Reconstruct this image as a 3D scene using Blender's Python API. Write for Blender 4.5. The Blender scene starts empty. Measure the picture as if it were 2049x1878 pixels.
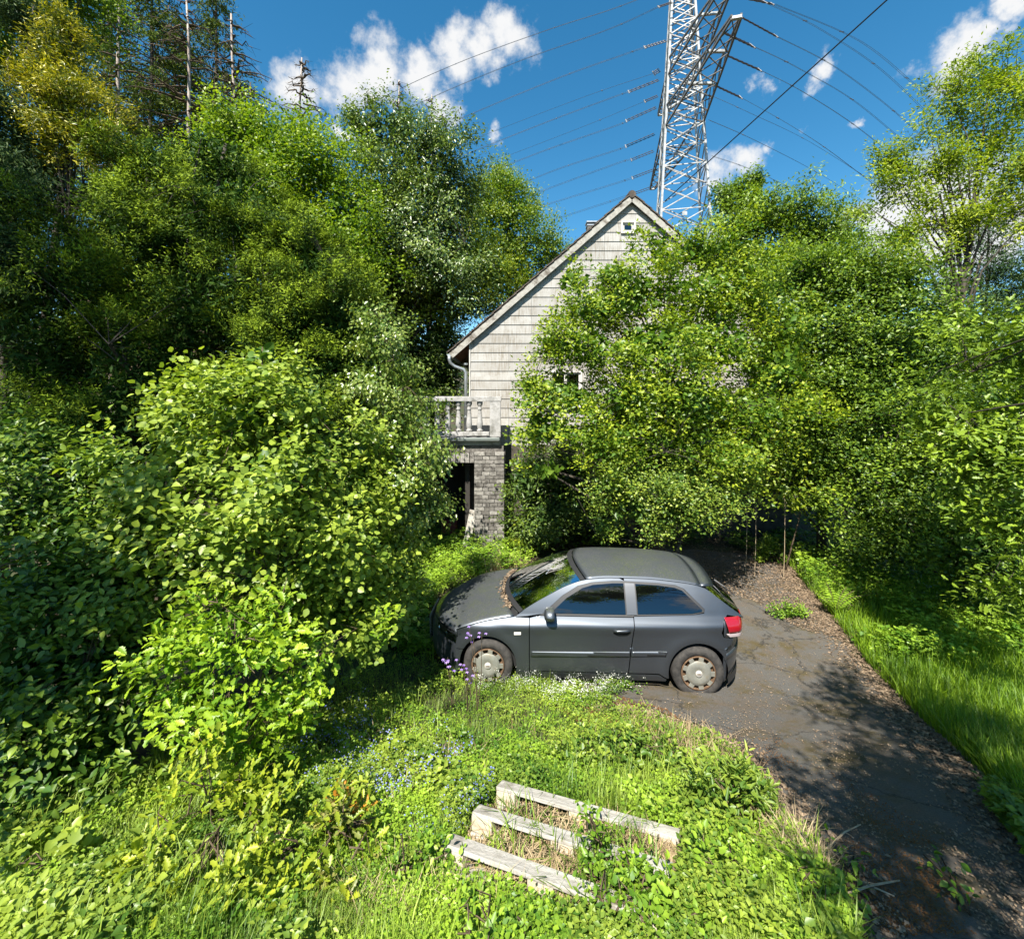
import bpy, bmesh, math, random
import numpy as np
from mathutils import Vector, Matrix
R = math.radians
SC = bpy.context.scene
COL = SC.collection

# ------------------------------------------------------------------ camera, sky, sun, exposure
FPX, HC, CX, HY = 900.0, 3.65, 1024.5, 800.0      # focal length in photo pixels, eye height, principal point
cam = bpy.data.cameras.new('camera'); cam_o = bpy.data.objects.new('camera', cam); COL.objects.link(cam_o)
cam_o.location = (0, 0, HC); cam_o.rotation_euler = (R(90), 0, 0)
cam.sensor_width = 36.0; cam.lens = 36.0 * FPX / 2049.0
cam.shift_y = -(939.0 - HY) / 2049.0
cam.clip_start = 0.05; cam.clip_end = 2000
SC.camera = cam_o
SC.render.engine = 'CYCLES'
SC.cycles.use_denoising = True
SC.cycles.max_bounces = 8; SC.cycles.diffuse_bounces = 3; SC.cycles.glossy_bounces = 3
SC.cycles.transmission_bounces = 4; SC.cycles.transparent_max_bounces = 8
SC.render.film_transparent = False
SC.view_settings.view_transform = 'Standard'; SC.view_settings.look = 'None'
SC.view_settings.gamma = 1; SC.view_settings.use_curve_mapping = False
SC.view_settings.exposure = 1.45
SUN_EL, SUN_AZ = 52.0, 20.4        # light travels towards (sin az, cos az)
LD = Vector((math.sin(R(SUN_AZ)) * math.cos(R(SUN_EL)), math.cos(R(SUN_AZ)) * math.cos(R(SUN_EL)), -math.sin(R(SUN_EL))))
sun = bpy.data.lights.new('sun', 'SUN'); sun.energy = 4.8; sun.angle = R(0.55); sun.color = (1, .95, .86)
sun_o = bpy.data.objects.new('sun', sun); COL.objects.link(sun_o)
sun_o.rotation_euler = LD.to_track_quat('-Z', 'Y').to_euler()


def N(nt, typ, **kw):
    n = nt.nodes.new(typ)
    for k, v in kw.items():
        if k.startswith('i_'):
            n.inputs[int(k[2:])].default_value = v
        else:
            setattr(n, k, v)
    return n


def make_world():
    w = bpy.data.worlds.new('World'); SC.world = w; w.use_nodes = True
    nt = w.node_tree; nt.nodes.clear(); L = nt.links.new
    out = N(nt, 'ShaderNodeOutputWorld')
    sky = N(nt, 'ShaderNodeTexSky', sky_type='NISHITA', sun_disc=False)
    sky.sun_elevation = R(SUN_EL); sky.sun_rotation = R(180 + SUN_AZ)
    sky.air_density = 1.0; sky.dust_density = 0.15; sky.ozone_density = 2.2; sky.altitude = 200
    hs = N(nt, 'ShaderNodeHueSaturation'); hs.inputs['Saturation'].default_value = 1.33; hs.inputs['Hue'].default_value = .486
    L(sky.outputs[0], hs.inputs['Color'])
    bg = N(nt, 'ShaderNodeBackground', i_1=0.071); L(hs.outputs[0], bg.inputs[0])
    cl = N(nt, 'ShaderNodeBackground', i_1=0.355); cl.inputs[0].default_value = (1, 1, 1, 1)
    tc = N(nt, 'ShaderNodeTexCoord')
    # ragged cloud edges: warp the direction by noise
    n1 = N(nt, 'ShaderNodeTexNoise'); n1.inputs['Scale'].default_value = 9; n1.inputs['Detail'].default_value = 7; n1.inputs['Roughness'].default_value = .62
    L(tc.outputs['Generated'], n1.inputs['Vector'])
    s1 = N(nt, 'ShaderNodeVectorMath', operation='SUBTRACT'); L(n1.outputs['Color'], s1.inputs[0]); s1.inputs[1].default_value = (.5, .5, .5)
    s2 = N(nt, 'ShaderNodeVectorMath', operation='SCALE'); L(s1.outputs[0], s2.inputs[0]); s2.inputs['Scale'].default_value = .13
    wv = N(nt, 'ShaderNodeVectorMath', operation='ADD'); L(tc.outputs['Generated'], wv.inputs[0]); L(s2.outputs[0], wv.inputs[1])
    def D(px, py): return Vector(((px - CX) / FPX, 1, -(py - HY) / FPX)).normalized()
    spots = [(D(690, 180), .065, .8), (D(760, 150), .065, .85), (D(830, 150), .065, .85), (D(905, 92), .062, .8), (D(960, 88), .055, .65), (D(1030, 85), .062, .72), (D(985, 118), .045, .5), (D(880, 195), .06, .6), (D(745, 200), .055, .6),
             (D(612, 185), .062, .8), (D(640, 110), .02, .3), (D(997, 268), .028, .6), (D(1010, 60), .05, .8),
             (D(1500, 182), .03, .42), (D(1530, 170), .03, .45), (D(1556, 154), .022, .4), (D(1643, 133), .03, .7), (D(1620, 245), .02, .5), (D(1720, 245), .02, .4),
             (D(1490, 330), .06, .62), (D(1450, 360), .055, .6), (D(1540, 300), .03, .45), (D(1430, 480), .06, .5),
             (D(1905, 110), .045, .9), (D(1880, 150), .04, .95), (D(1950, 90), .03, .85), (D(1860, 190), .025, .5), (D(2015, 15), .03, .9), (D(1905, 60), .022, .5), (D(705, 280), .03, .6),
             (D(1850, 430), .10, 1), (D(1950, 460), .10, 1), (D(1760, 450), .07, .8), (D(2040, 430), .08, .9)]
    rr = random.Random(5)
    for i in range(16):      # the same scattered clouds over the rest of the sky
        a = R(70 + 220 * i / 15); e = R(rr.uniform(18, 75))
        c = Vector((math.sin(a) * math.cos(e), math.cos(a) * math.cos(e), math.sin(e)))
        spots.append((c, rr.uniform(.06, .13), .9))
        spots.append(((c + Vector((rr.uniform(-.1, .1), rr.uniform(-.1, .1), rr.uniform(-.05, .05)))).normalized(), rr.uniform(.05, .1), .9))
    acc = None
    for c, r, a in spots:
        d = N(nt, 'ShaderNodeVectorMath', operation='DISTANCE'); L(wv.outputs[0], d.inputs[0]); d.inputs[1].default_value = c
        m = N(nt, 'ShaderNodeMath', operation='MULTIPLY_ADD'); L(d.outputs['Value'], m.inputs[0]); m.inputs[1].default_value = -1.0 / r; m.inputs[2].default_value = a
        if acc is None: acc = m
        else:
            x = N(nt, 'ShaderNodeMath', operation='SMOOTH_MAX', i_2=.12); L(acc.outputs[0], x.inputs[0]); L(m.outputs[0], x.inputs[1]); acc = x
    n2 = N(nt, 'ShaderNodeTexNoise'); n2.inputs['Scale'].default_value = 26; n2.inputs['Detail'].default_value = 6; n2.inputs['Roughness'].default_value = .6
    L(tc.outputs['Generated'], n2.inputs['Vector'])
    m2 = N(nt, 'ShaderNodeMath', operation='MULTIPLY_ADD'); L(n2.outputs['Fac'], m2.inputs[0]); m2.inputs[1].default_value = 1.5; m2.inputs[2].default_value = -.75
    ad = N(nt, 'ShaderNodeMath', operation='ADD'); L(acc.outputs[0], ad.inputs[0]); L(m2.outputs[0], ad.inputs[1])
    mr = N(nt, 'ShaderNodeMapRange', interpolation_type='SMOOTHSTEP'); L(ad.outputs[0], mr.inputs[0])
    mr.inputs[1].default_value = -.12; mr.inputs[2].default_value = .62; mr.inputs[3].default_value = 0; mr.inputs[4].default_value = .97
    mx = N(nt, 'ShaderNodeMixShader'); L(mr.outputs[0], mx.inputs[0]); L(bg.outputs[0], mx.inputs[1]); L(cl.outputs[0], mx.inputs[2])
    L(mx.outputs[0], out.inputs[0])


make_world()

# ------------------------------------------------------------------ helpers
RNG = np.random.default_rng(11)
GR = random.Random(3)


def ground_z(x, y):
    """level drive and garden round the house, rising towards the street behind the camera, a wooded slope behind the house"""
    y = np.asarray(y, float); x = np.asarray(x, float)
    s = (5.55 - y) / .35
    sp = .35 * np.where(s > 30, s, np.log1p(np.exp(np.minimum(s, 30))))
    z = .325 * np.minimum(sp, 6.2)
    b = np.maximum(y - 22, 0)
    z = z + .085 * np.exp(-(((x - .45) / .75) ** 4 + ((y - 2.72) / .55) ** 4))          # straw heaped up round the pallet
    z = z + .12 * b * b / (b + 8) * (b < 400)
    return z + .012 * np.sin(x * 2.1 + y) * np.sin(y * 1.7 - x * .6)


def P(px, py, Y):
    return Vector(((px - CX) * Y / FPX, Y, HC - (py - HY) * Y / FPX))


def gp(px, py, ymax=60):
    """photo pixels -> points on the ground (arrays)"""
    u = (np.asarray(px, float) - CX) / FPX; v = (np.asarray(py, float) - HY) / FPX
    lo = np.full(np.shape(u), 1.0); hi = np.full(np.shape(u), float(ymax))
    for _ in range(45):
        m = (lo + hi) / 2
        up = HC - v * m - ground_z(u * m, m) > 0
        lo = np.where(up, m, lo); hi = np.where(up, hi, m)
    y = (lo + hi) / 2
    return np.stack([u * y, y, ground_z(u * y, y)], -1)


def tagx(o, label=None, cat=None, group=None, kind=None):
    if label: o['label'] = label
    if cat: o['category'] = cat
    if group: o['group'] = group
    if kind: o['kind'] = kind
    return o


def empty(name, loc=(0, 0, 0), rz=0):
    o = bpy.data.objects.new(name, None); COL.objects.link(o); o.location = loc; o.rotation_euler = (0, 0, rz)
    o.empty_display_size = .2
    return o


def add(name, me, mat=None, parent=None, loc=None):
    if mat is not None:
        me.materials.clear(); me.materials.append(mat)
    o = bpy.data.objects.new(name, me); COL.objects.link(o)
    if parent is not None: o.parent = parent
    if loc is not None: o.location = loc
    return o


def mesh_np(name, V, F, smooth=False, tint=None, k=None):
    """V (n,3), F (m,k) all the same k"""
    V = np.asarray(V, np.float32); F = np.asarray(F, np.int32)
    me = bpy.data.meshes.new(name)
    me.vertices.add(len(V)); me.vertices.foreach_set('co', V.ravel())
    k = F.shape[1]
    me.loops.add(F.size); me.loops.foreach_set('vertex_index', F.ravel())
    me.polygons.add(len(F)); me.polygons.foreach_set('loop_start', np.arange(0, F.size, k, dtype=np.int32))
    me.polygons.foreach_set('loop_total', np.full(len(F), k, np.int32))
    if smooth: me.polygons.foreach_set('use_smooth', np.ones(len(F), bool))
    if tint is not None:
        a = me.attributes.new('tint', 'FLOAT', 'POINT'); a.data.foreach_set('value', np.asarray(tint, np.float32))
    me.update(calc_edges=True)
    return me


def mesh_py(name, V, F, smooth=False):
    me = bpy.data.meshes.new(name); me.from_pydata([tuple(v) for v in V], [], F)
    if smooth: me.polygons.foreach_set('use_smooth', np.ones(len(me.polygons), bool))
    me.update(); return me


class MB:
    """collects boxes, tubes and lathes into one mesh"""
    def __init__(s): s.V = []; s.F = []
    def box(s, c, d, m=None, taper=0, j=0):
        x, y, z = (k / 2 for k in d); b = len(s.V)
        for sx, sy, sz in ((-1,-1,-1),(1,-1,-1),(1,1,-1),(-1,1,-1),(-1,-1,1),(1,-1,1),(1,1,1),(-1,1,1)):
            q = Vector((sx*x*(1-taper*(sz > 0)), sy*y*(1-taper*(sz > 0)), sz*z))
            if j: q += Vector((GR.uniform(-j, j), GR.uniform(-j, j), GR.uniform(-j, j)))
            q = (m @ q if m is not None else q) + Vector(c); s.V.append(q)
        s.F += [(b+3,b+2,b+1,b),(b+4,b+5,b+6,b+7),(b,b+1,b+5,b+4),(b+1,b+2,b+6,b+5),(b+2,b+3,b+7,b+6),(b+3,b,b+4,b+7)]
        return s
    def bar(s, a, b, w, h=None, up=(0, 0, 1)):
        a = Vector(a); b = Vector(b); d = b - a; L = d.length
        if L < 1e-6: return s
        y = d / L; up = Vector(up)
        if abs(y.dot(up)) > .98: up = Vector((0, 1, 0))
        x = y.cross(up).normalized(); z = x.cross(y)
        m = Matrix((x, y, z)).transposed()
        return s.box((a + b) / 2, (w, L, h or w), m)
    def tube(s, pts, rad, n=6, cap=True):
        pts = [Vector(p) for p in pts]; b0 = len(s.V)
        if not hasattr(rad, '__len__'): rad = [rad] * len(pts)
        u = None
        for i, p in enumerate(pts):
            t = (pts[min(i+1, len(pts)-1)] - pts[max(i-1, 0)])
            t = t.normalized() if t.length > 1e-9 else Vector((0, 0, 1))
            if u is None:
                u = t.cross(Vector((0, 0, 1)));
                if u.length < .05: u = t.cross(Vector((1, 0, 0)))
            u = (u - t * u.dot(t)).normalized(); v = t.cross(u)
            for k in range(n):
                a = 2 * math.pi * k / n
                s.V.append(p + (u * math.cos(a) + v * math.sin(a)) * rad[i])
        for i in range(len(pts) - 1):
            for k in range(n):
                a = b0 + i*n + k; c = b0 + i*n + (k+1) % n
                s.F.append((a, c, c + n, a + n))
        if cap:
            s.F.append(tuple(b0 + k for k in range(n))[::-1]); e = b0 + (len(pts)-1)*n
            s.F.append(tuple(e + k for k in range(n)))
        return s
    def lathe(s, prof, n=16, M=None):
        b0 = len(s.V); M = M or Matrix.Identity(4)
        for r, z in prof:
            for k in range(n):
                a = 2*math.pi*k/n; s.V.append(M @ Vector((r*math.cos(a), r*math.sin(a), z)))
        for i in range(len(prof)-1):
            for k in range(n):
                a = b0+i*n+k; c = b0+i*n+(k+1) % n; s.F.append((a, c, c+n, a+n))
        return s
    def poly(s, pts):
        b = len(s.V); s.V += [Vector(p) for p in pts]; s.F.append(tuple(range(b, b+len(pts)))); return s
    def grid(s, rows):
        b = len(s.V); m = len(rows[0])
        for r in rows: s.V += [Vector(p) for p in r]
        for i in range(len(rows)-1):
            for k in range(m-1):
                a = b+i*m+k; s.F.append((a, a+1, a+m+1, a+m))
        return s
    def build(s, name, mat, parent=None, smooth=False, bevel=0):
        me = mesh_py(name, s.V, s.F, smooth)
        o = add(name, me, mat, parent)
        if bevel:
            b = o.modifiers.new('bevel', 'BEVEL'); b.width = bevel; b.segments = 2; b.limit_method = 'ANGLE'
        return o


# ------------------------------------------------------------------ materials
def mat_new(name):
    m = bpy.data.materials.new(name); m.use_nodes = True; nt = m.node_tree; nt.nodes.clear()
    return m, nt, N(nt, 'ShaderNodeOutputMaterial')


def pset(b, **kw):
    for k, v in kw.items():
        b.inputs[k.replace('_', ' ')].default_value = v if not isinstance(v, tuple) or len(v) == 4 else (*v, 1)


def mat_noise(name, ca, cb, scale=8, rough=.8, bump=.0, stretch=(1, 1, 1), lo=.35, hi=.65, metallic=0, detail=5, cc=None, scale2=3, lo2=.5, hi2=.7, spec=.3, coord='Object', bscale=None):
    m, nt, out = mat_new(name); L = nt.links.new
    b = N(nt, 'ShaderNodeBsdfPrincipled'); pset(b, Roughness=rough, Metallic=metallic); b.inputs['Specular IOR Level'].default_value = spec
    tc = N(nt, 'ShaderNodeTexCoord'); mp = N(nt, 'ShaderNodeMapping'); mp.inputs['Scale'].default_value = stretch
    L(tc.outputs[coord], mp.inputs[0])
    n = N(nt, 'ShaderNodeTexNoise'); n.inputs['Scale'].default_value = scale; n.inputs['Detail'].default_value = detail; n.inputs['Roughness'].default_value = .65
    L(mp.outputs[0], n.inputs['Vector'])
    r = N(nt, 'ShaderNodeMapRange'); r.inputs[1].default_value = lo; r.inputs[2].default_value = hi; L(n.outputs['Fac'], r.inputs[0])
    mx = N(nt, 'ShaderNodeMix', data_type='RGBA'); mx.inputs[6].default_value = (*ca, 1); mx.inputs[7].default_value = (*cb, 1)
    L(r.outputs[0], mx.inputs[0]); col = mx.outputs[2]
    if cc is not None:
        n2 = N(nt, 'ShaderNodeTexNoise'); n2.inputs['Scale'].default_value = scale2; n2.inputs['Detail'].default_value = 6; n2.inputs['Roughness'].default_value = .7
        L(tc.outputs[coord], n2.inputs['Vector'])
        r2 = N(nt, 'ShaderNodeMapRange'); r2.inputs[1].default_value = lo2; r2.inputs[2].default_value = hi2; L(n2.outputs['Fac'], r2.inputs[0])
        m2 = N(nt, 'ShaderNodeMix', data_type='RGBA'); L(r2.outputs[0], m2.inputs[0]); L(col, m2.inputs[6]); m2.inputs[7].default_value = (*cc, 1); col = m2.outputs[2]
    L(col, b.inputs['Base Color'])
    if bump:
        bp = N(nt, 'ShaderNodeBump'); bp.inputs['Strength'].default_value = bump; bp.inputs['Distance'].default_value = .02
        if bscale:
            n3 = N(nt, 'ShaderNodeTexNoise'); n3.inputs['Scale'].default_value = bscale; n3.inputs['Detail'].default_value = 4; L(tc.outputs[coord], n3.inputs['Vector']); L(n3.outputs['Fac'], bp.inputs['Height'])
        else: L(n.outputs['Fac'], bp.inputs['Height'])
        L(bp.outputs[0], b.inputs['Normal'])
    L(b.outputs[0], out.inputs[0])
    return m


def mat_plain(name, c, rough=.5, metallic=0, spec=.5, coat=0):
    m, nt, out = mat_new(name); b = N(nt, 'ShaderNodeBsdfPrincipled'); pset(b, Base_Color=c, Roughness=rough, Metallic=metallic)
    b.inputs['Specular IOR Level'].default_value = spec; b.inputs['Coat Weight'].default_value = coat
    nt.links.new(b.outputs[0], out.inputs[0]); return m


def mat_leaf(name, dark, light, trans=.35, gloss=.35, rough=.42, spec=.4):
    """leaf colour runs from the old-leaf to the young-leaf colour by the leaf's own tint value"""
    m, nt, out = mat_new(name); L = nt.links.new
    at = N(nt, 'ShaderNodeAttribute', attribute_name='tint')
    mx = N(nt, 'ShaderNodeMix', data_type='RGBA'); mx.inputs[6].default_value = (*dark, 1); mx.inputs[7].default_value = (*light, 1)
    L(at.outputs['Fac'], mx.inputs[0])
    b = N(nt, 'ShaderNodeBsdfPrincipled'); pset(b, Roughness=rough); b.inputs['Specular IOR Level'].default_value = spec
    L(mx.outputs[2], b.inputs['Base Color'])
    t = N(nt, 'ShaderNodeBsdfTranslucent')
    g = N(nt, 'ShaderNodeMix', data_type='RGBA', blend_type='MULTIPLY'); g.inputs[0].default_value = 1; L(mx.outputs[2], g.inputs[6]); g.inputs[7].default_value = (1.25, 1.3, .5, 1)
    L(g.outputs[2], t.inputs[0])
    ms = N(nt, 'ShaderNodeMixShader', i_0=trans); L(b.outputs[0], ms.inputs[1]); L(t.outputs[0], ms.inputs[2]); L(ms.outputs[0], out.inputs[0])
    return m
# ------------------------------------------------------------------ leaves
def tm(V, F): return np.array(V, np.float32), np.array(F, np.int32)


T_DIA = tm([(0, 0, 0), (.5, .42, .10), (0, 1, -.06), (-.5, .42, .10)], [(0, 1, 2), (0, 2, 3)])
T_NEEDLE = tm([(0, 0, 0), (.5, .5, .05), (0, 1, 0), (-.5, .5, .05)], [(0, 1, 2), (0, 2, 3)])
T_OVATE = tm([(0, 0, 0), (.40, .22, .06), (.5, .5, .07), (.25, .82, 0), (0, 1.02, -.10), (-.25, .82, 0), (-.5, .5, .07), (-.40, .22, .06), (0, .5, -.03)],
             [(8, 0, 1), (8, 1, 2), (8, 2, 3), (8, 3, 4), (8, 4, 5), (8, 5, 6), (8, 6, 7), (8, 7, 0)])


def _oak():
    out = [(.02, 0), (.06, .10), (.21, .20), (.12, .30), (.36, .42), (.22, .52), (.46, .64), (.28, .72), (.34, .86), (.16, .92), (.02, 1.0)]
    n = len(out); V = [(0, y, -.03 - .06 * y * y) for x, y in out]; F = []
    for s in (1, -1):
        b = len(V); V += [(s * x, y, .10 * x - .08 * y * y) for x, y in out]
        for i in range(n - 1):
            q = (i, b + i, b + i + 1, i + 1) if s > 0 else (i, i + 1, b + i + 1, b + i)
            F += [(q[0], q[1], q[2]), (q[0], q[2], q[3])]
    return tm(V, F)


T_OAK = _oak()
# the same leaf with fewer points, for the joined foliage
T_OAKL = tm([(0, 0, 0), (0, .45, -.05), (0, 1, -.10)] + [(s * x, y, .08 * x - .08 * y * y) for s in (1, -1) for x, y in ((.22, .22), (.13, .32), (.40, .58), (.26, .70), (.30, .86))],
            [(0, 3, 1), (3, 4, 1), (4, 5, 1), (5, 6, 1), (6, 7, 1), (1, 7, 2), (0, 1, 8), (8, 1, 9), (9, 1, 10), (10, 1, 11), (11, 1, 12), (1, 2, 12)])
T_OVL = tm([(0, 0, 0), (.44, .30, .07), (.40, .66, .05), (0, 1.02, -.10), (-.40, .66, .05), (-.44, .30, .07)], [(0, 1, 2), (0, 2, 3), (0, 3, 4), (0, 4, 5)])


def unit(a): return a / np.maximum(np.linalg.norm(a, axis=-1, keepdims=True), 1e-9)


def leaf_arrays(T, Pn, D, Nn, Ln, Wd):
    TV, TF = T
    Y = unit(D); X = unit(np.cross(Y, Nn)); Z = np.cross(X, Y)
    V = Pn[:, None, :] + X[:, None, :] * (TV[None, :, 0:1] * Wd[:, None, None]) + Y[:, None, :] * (TV[None, :, 1:2] * Ln[:, None, None]) + Z[:, None, :] * (TV[None, :, 2:3] * Ln[:, None, None])
    F = TF[None] + (np.arange(len(Pn)) * len(TV))[:, None, None]
    return V.reshape(-1, 3), F.reshape(-1, TF.shape[1])


TRI = [0]


def leaf_mesh(name, T, Pn, D, Nn, Ln, Wd, tint):
    V, F = leaf_arrays(T, Pn, D, Nn, Ln, Wd)
    TRI[0] += len(F)
    return mesh_np(name, V, F, True, np.repeat(tint, len(T[0])))


def bl(lst):
    """crown lobes: photo pixels + distance -> world ellipsoids"""
    o = []
    for px, py, rx, ry, Y, rz in lst:
        c = P(px, py, Y); o.append((c.x, c.y, c.z, rx * Y / FPX, rz, ry * Y / FPX))
    return np.array(o)


def crown_points(B, n, rng, shell=.5, lump=.22, back=.55):
    w = (B[:, 3] * B[:, 4] * B[:, 5]) ** (2 / 3); w = w / w.sum()
    k = rng.choice(len(B), n, p=w)
    d = unit(rng.normal(size=(n, 3)))
    ph = k * 1.7
    f = 1 + lump * (.6 * np.sin(d @ np.array([4.1, 2.3, 3.7]) + ph) + .5 * np.sin(d @ np.array([-6.1, 5.3, 7.7]) + 2 * ph) + .35 * np.sin(d @ np.array([11., -9., 13.]) + 3 * ph))
    u = shell + (1 - shell) * rng.random(n) ** .6
    r = B[k, 3:6]
    c = B[k, :3] + d * r * (u * f)[:, None]
    # drop what lies deep inside another lobe, thin out the side away from the street
    keep = np.ones(n, bool)
    for j in range(len(B)):
        q = (((c - B[j, :3]) / B[j, 3:6]) ** 2).sum(1)
        keep &= ~((q < .30) & (k != j))
    keep &= ~((d[:, 1] > .35) & (rng.random(n) > back))
    small = B[k, 3:6].mean(1) < .35; gz = ground_z(c[:, 0], c[:, 1]) + .05
    c[:, 2] = np.where(small, np.maximum(c[:, 2], gz), c[:, 2])
    keep &= c[:, 2] >= gz
    return c[keep], unit(d / r)[keep], u[keep]


def bough_points(B, n, rng, shell=.5, lump=.22, back=.55, ppb=13, size=(.46, .20, .07), upb=.15):
    """leaf clusters gathered on flat drooping boughs, with gaps between the boughs"""
    nb = max(int(n / ppb), len(B) * 5)
    cb, ob, ub = crown_points(B, nb, rng, shell, lump, back)
    k = rng.integers(0, len(cb), n)
    q = np.stack([(((cb - B[j, :3]) / B[j, 3:6]) ** 2).sum(1) for j in range(len(B))], 1); rm = B[np.argmin(q, 1), 3:6].mean(1)[k]
    h = unit(ob * np.array([1, 1, .55]) + np.array([0, 0, upb]) + rng.normal(size=ob.shape) * .35)
    la = unit(np.cross(h, np.array([0, 0, 1.0])) + rng.normal(size=h.shape) * .15)
    vv = np.cross(la, h)
    sz = rng.uniform(.55, 1.35, len(cb))[k]
    t = rng.uniform(-.6, 1, n)
    c = cb[k] + h[k] * (t * size[0] * rm * sz)[:, None] + la[k] * (rng.normal(size=n) * size[1] * rm * sz * (1.1 - .6 * np.clip(t, 0, 1)))[:, None] + vv[k] * (rng.normal(size=n) * size[2] * rm)[:, None]
    c[:, 2] -= .10 * rm * t * np.abs(t)
    gz = ground_z(c[:, 0], c[:, 1]) + .05; c[:, 2] = np.where(rm < .35, np.maximum(c[:, 2], gz), c[:, 2]); ok = c[:, 2] >= gz
    o = unit(h[k] * .8 + ob[k] * .5 + np.array([0, 0, .25]))
    return c[ok], o[ok], (.55 + .45 * np.clip(t, 0, 1))[ok]


def spray(c, o, u, per, L, lw, rng, spread=.35, up=.35, droop=0, flat=.6, tip=.5, tl=.25, jit=.25):
    """a little twig at every point, leaves along both sides of it"""
    n = len(c)
    t = unit(o * 1.0 + np.array([0, 0, up]) + rng.normal(size=(n, 3)) * .55)
    side = unit(np.cross(t, np.array([0, 0, 1.0]) + rng.normal(size=(n, 3)) * .4))
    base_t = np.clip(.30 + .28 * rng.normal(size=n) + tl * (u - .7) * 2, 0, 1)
    i = np.arange(per)
    s = (i + .5) / per
    sg = np.where(i % 2, 1, -1)
    Pn = c[:, None, :] + t[:, None, :] * (s[None, :, None] - .5) * spread * 2 + side[:, None, :] * (sg * spread * .18)[None, :, None]
    Pn = Pn + rng.normal(size=Pn.shape) * spread * jit
    Dn = t[:, None, :] * (.35 + .5 * s[None, :, None]) + side[:, None, :] * (sg * .8)[None, :, None] + rng.normal(size=Pn.shape) * .45
    Dn[..., 2] -= droop
    Nn = np.array([0, 0, flat]) + rng.normal(size=Pn.shape) * .32 + o[:, None, :] * .6
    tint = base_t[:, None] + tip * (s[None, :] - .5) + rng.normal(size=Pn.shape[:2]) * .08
    Ln = L * (.7 + .6 * rng.random(Pn.shape[:2])) * (1 - .25 * s[None])
    f = lambda a: a.reshape(-1, *a.shape[2:])
    return f(Pn), f(Dn), f(Nn), f(Ln), f(Ln) * lw * rng.uniform(.8, 1.2, n * per), np.clip(f(tint), 0, 1)


def limbs(mb, base, B, c, rng, r0, n_limb=14, n_twig=120, top=None, sides=6, twig_r=.006, lean=.0):
    """trunk, limbs towards the lobes, twigs towards the leaves"""
    base = Vector(base)
    zmax = float((B[:, 2] + B[:, 5] * .6).max()); zmin = float((B[:, 2] - B[:, 5]).min())
    if top is None:
        j = int(np.argmax(B[:, 2] + B[:, 5])); top = Vector((B[j, 0], B[j, 1], zmax))
    top = Vector(top); pts = []; rad = []
    for i in range(7):
        t = i / 6
        p = base.lerp(top, t); p.x += .12 * math.sin(3 * t + base.x) * (zmax - base.z) * .12; pts.append(p); rad.append(r0 * (1 - .85 * t) * (1.25 if i == 0 else 1))
    mb.tube(pts, rad, sides)
    ends = []
    nodes = [(pts[i], rad[i]) for i in range(1, 6)]
    order = list(range(len(B))); rng.shuffle(order)
    for q in range(n_limb):
        j = order[q % len(order)]
        e = Vector(B[j, :3]) + Vector(rng.normal(size=3) * B[j, 3:6] * .35)
        h = min(max((e.z - base.z) / max(zmax - base.z, .1) - .22, .08), .92)
        st = pts[0].lerp(pts[6], h); k = h * 6; a = int(k); st = pts[a].lerp(pts[min(a + 1, 6)], k - a)
        rr = r0 * (1 - .85 * h) * .5
        mid = st.lerp(e, .5) + Vector((0, 0, .12 * (e - st).length)) + Vector(rng.normal(size=3) * .05 * (e - st).length)
        mb.tube([st, st.lerp(mid, .5) + Vector((0, 0, .02)), mid, e], [rr, rr * .75, rr * .55, rr * .2], 5, False)
        nodes += [(mid, rr * .5), (e, rr * .25), (mid.lerp(e, .5), rr * .35)]
    if n_twig and len(c):
        NP = np.array([list(a[0]) for a in nodes])
        for q in rng.choice(len(c), min(n_twig, len(c)), replace=False):
            d = ((NP - c[q]) ** 2).sum(1); a = nodes[int(np.argmin(d))]
            e = Vector(c[q]); m = a[0].lerp(e, .5) + Vector((0, 0, .08 * (e - a[0]).length)) + Vector(rng.normal(size=3) * .04)
            rt = min(max(a[1] * .5, twig_r), twig_r * 3)
            mb.tube([a[0], m, e], [rt, rt * .7, twig_r * .5], 3, False)


LEAFV = {}


def leaf_variants(key, T, L, lw, mat, n=12, seed=0):
    """a few shared leaf meshes of different tint and curl"""
    if key in LEAFV: return LEAFV[key]
    r = np.random.default_rng(seed + 5); out = []
    for i in range(n):
        TV = T[0].copy(); TV[:, 2] += (r.uniform(-.25, .1)) * TV[:, 1] ** 2 + r.uniform(-.2, .5) * np.abs(TV[:, 0]) + r.uniform(-.12, .12) * TV[:, 0]
        V = TV * np.array([L * lw * r.uniform(.85, 1.15), L, L])
        me = mesh_np(key, V, T[1], True, np.full(len(V), (i + .5) / n)); me.materials.append(mat); out.append(me)
    LEAFV[key] = out
    return out


def pick_visible(Pn, size, n, cell=11.0):
    """which leaves show largest: the nearest leaf in every small patch of the view"""
    y = Pn[:, 1]; ok = y > .3
    px = CX + FPX * Pn[:, 0] / np.maximum(y, .3); py = HY - FPX * (Pn[:, 2] - HC) / np.maximum(y, .3)
    ok &= (px > 0) & (px < 2049) & (py > 0) & (py < 1878)
    idx = np.nonzero(ok)[0]
    if not len(idx): return idx
    key = (px[idx] // cell).astype(int) * 100000 + (py[idx] // cell).astype(int)
    o = np.lexsort((y[idx], key)); _, first = np.unique(key[o], return_index=True)
    f = idx[o[first]]
    return f[np.argsort(-(size[f] / y[f]))][:n]


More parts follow.
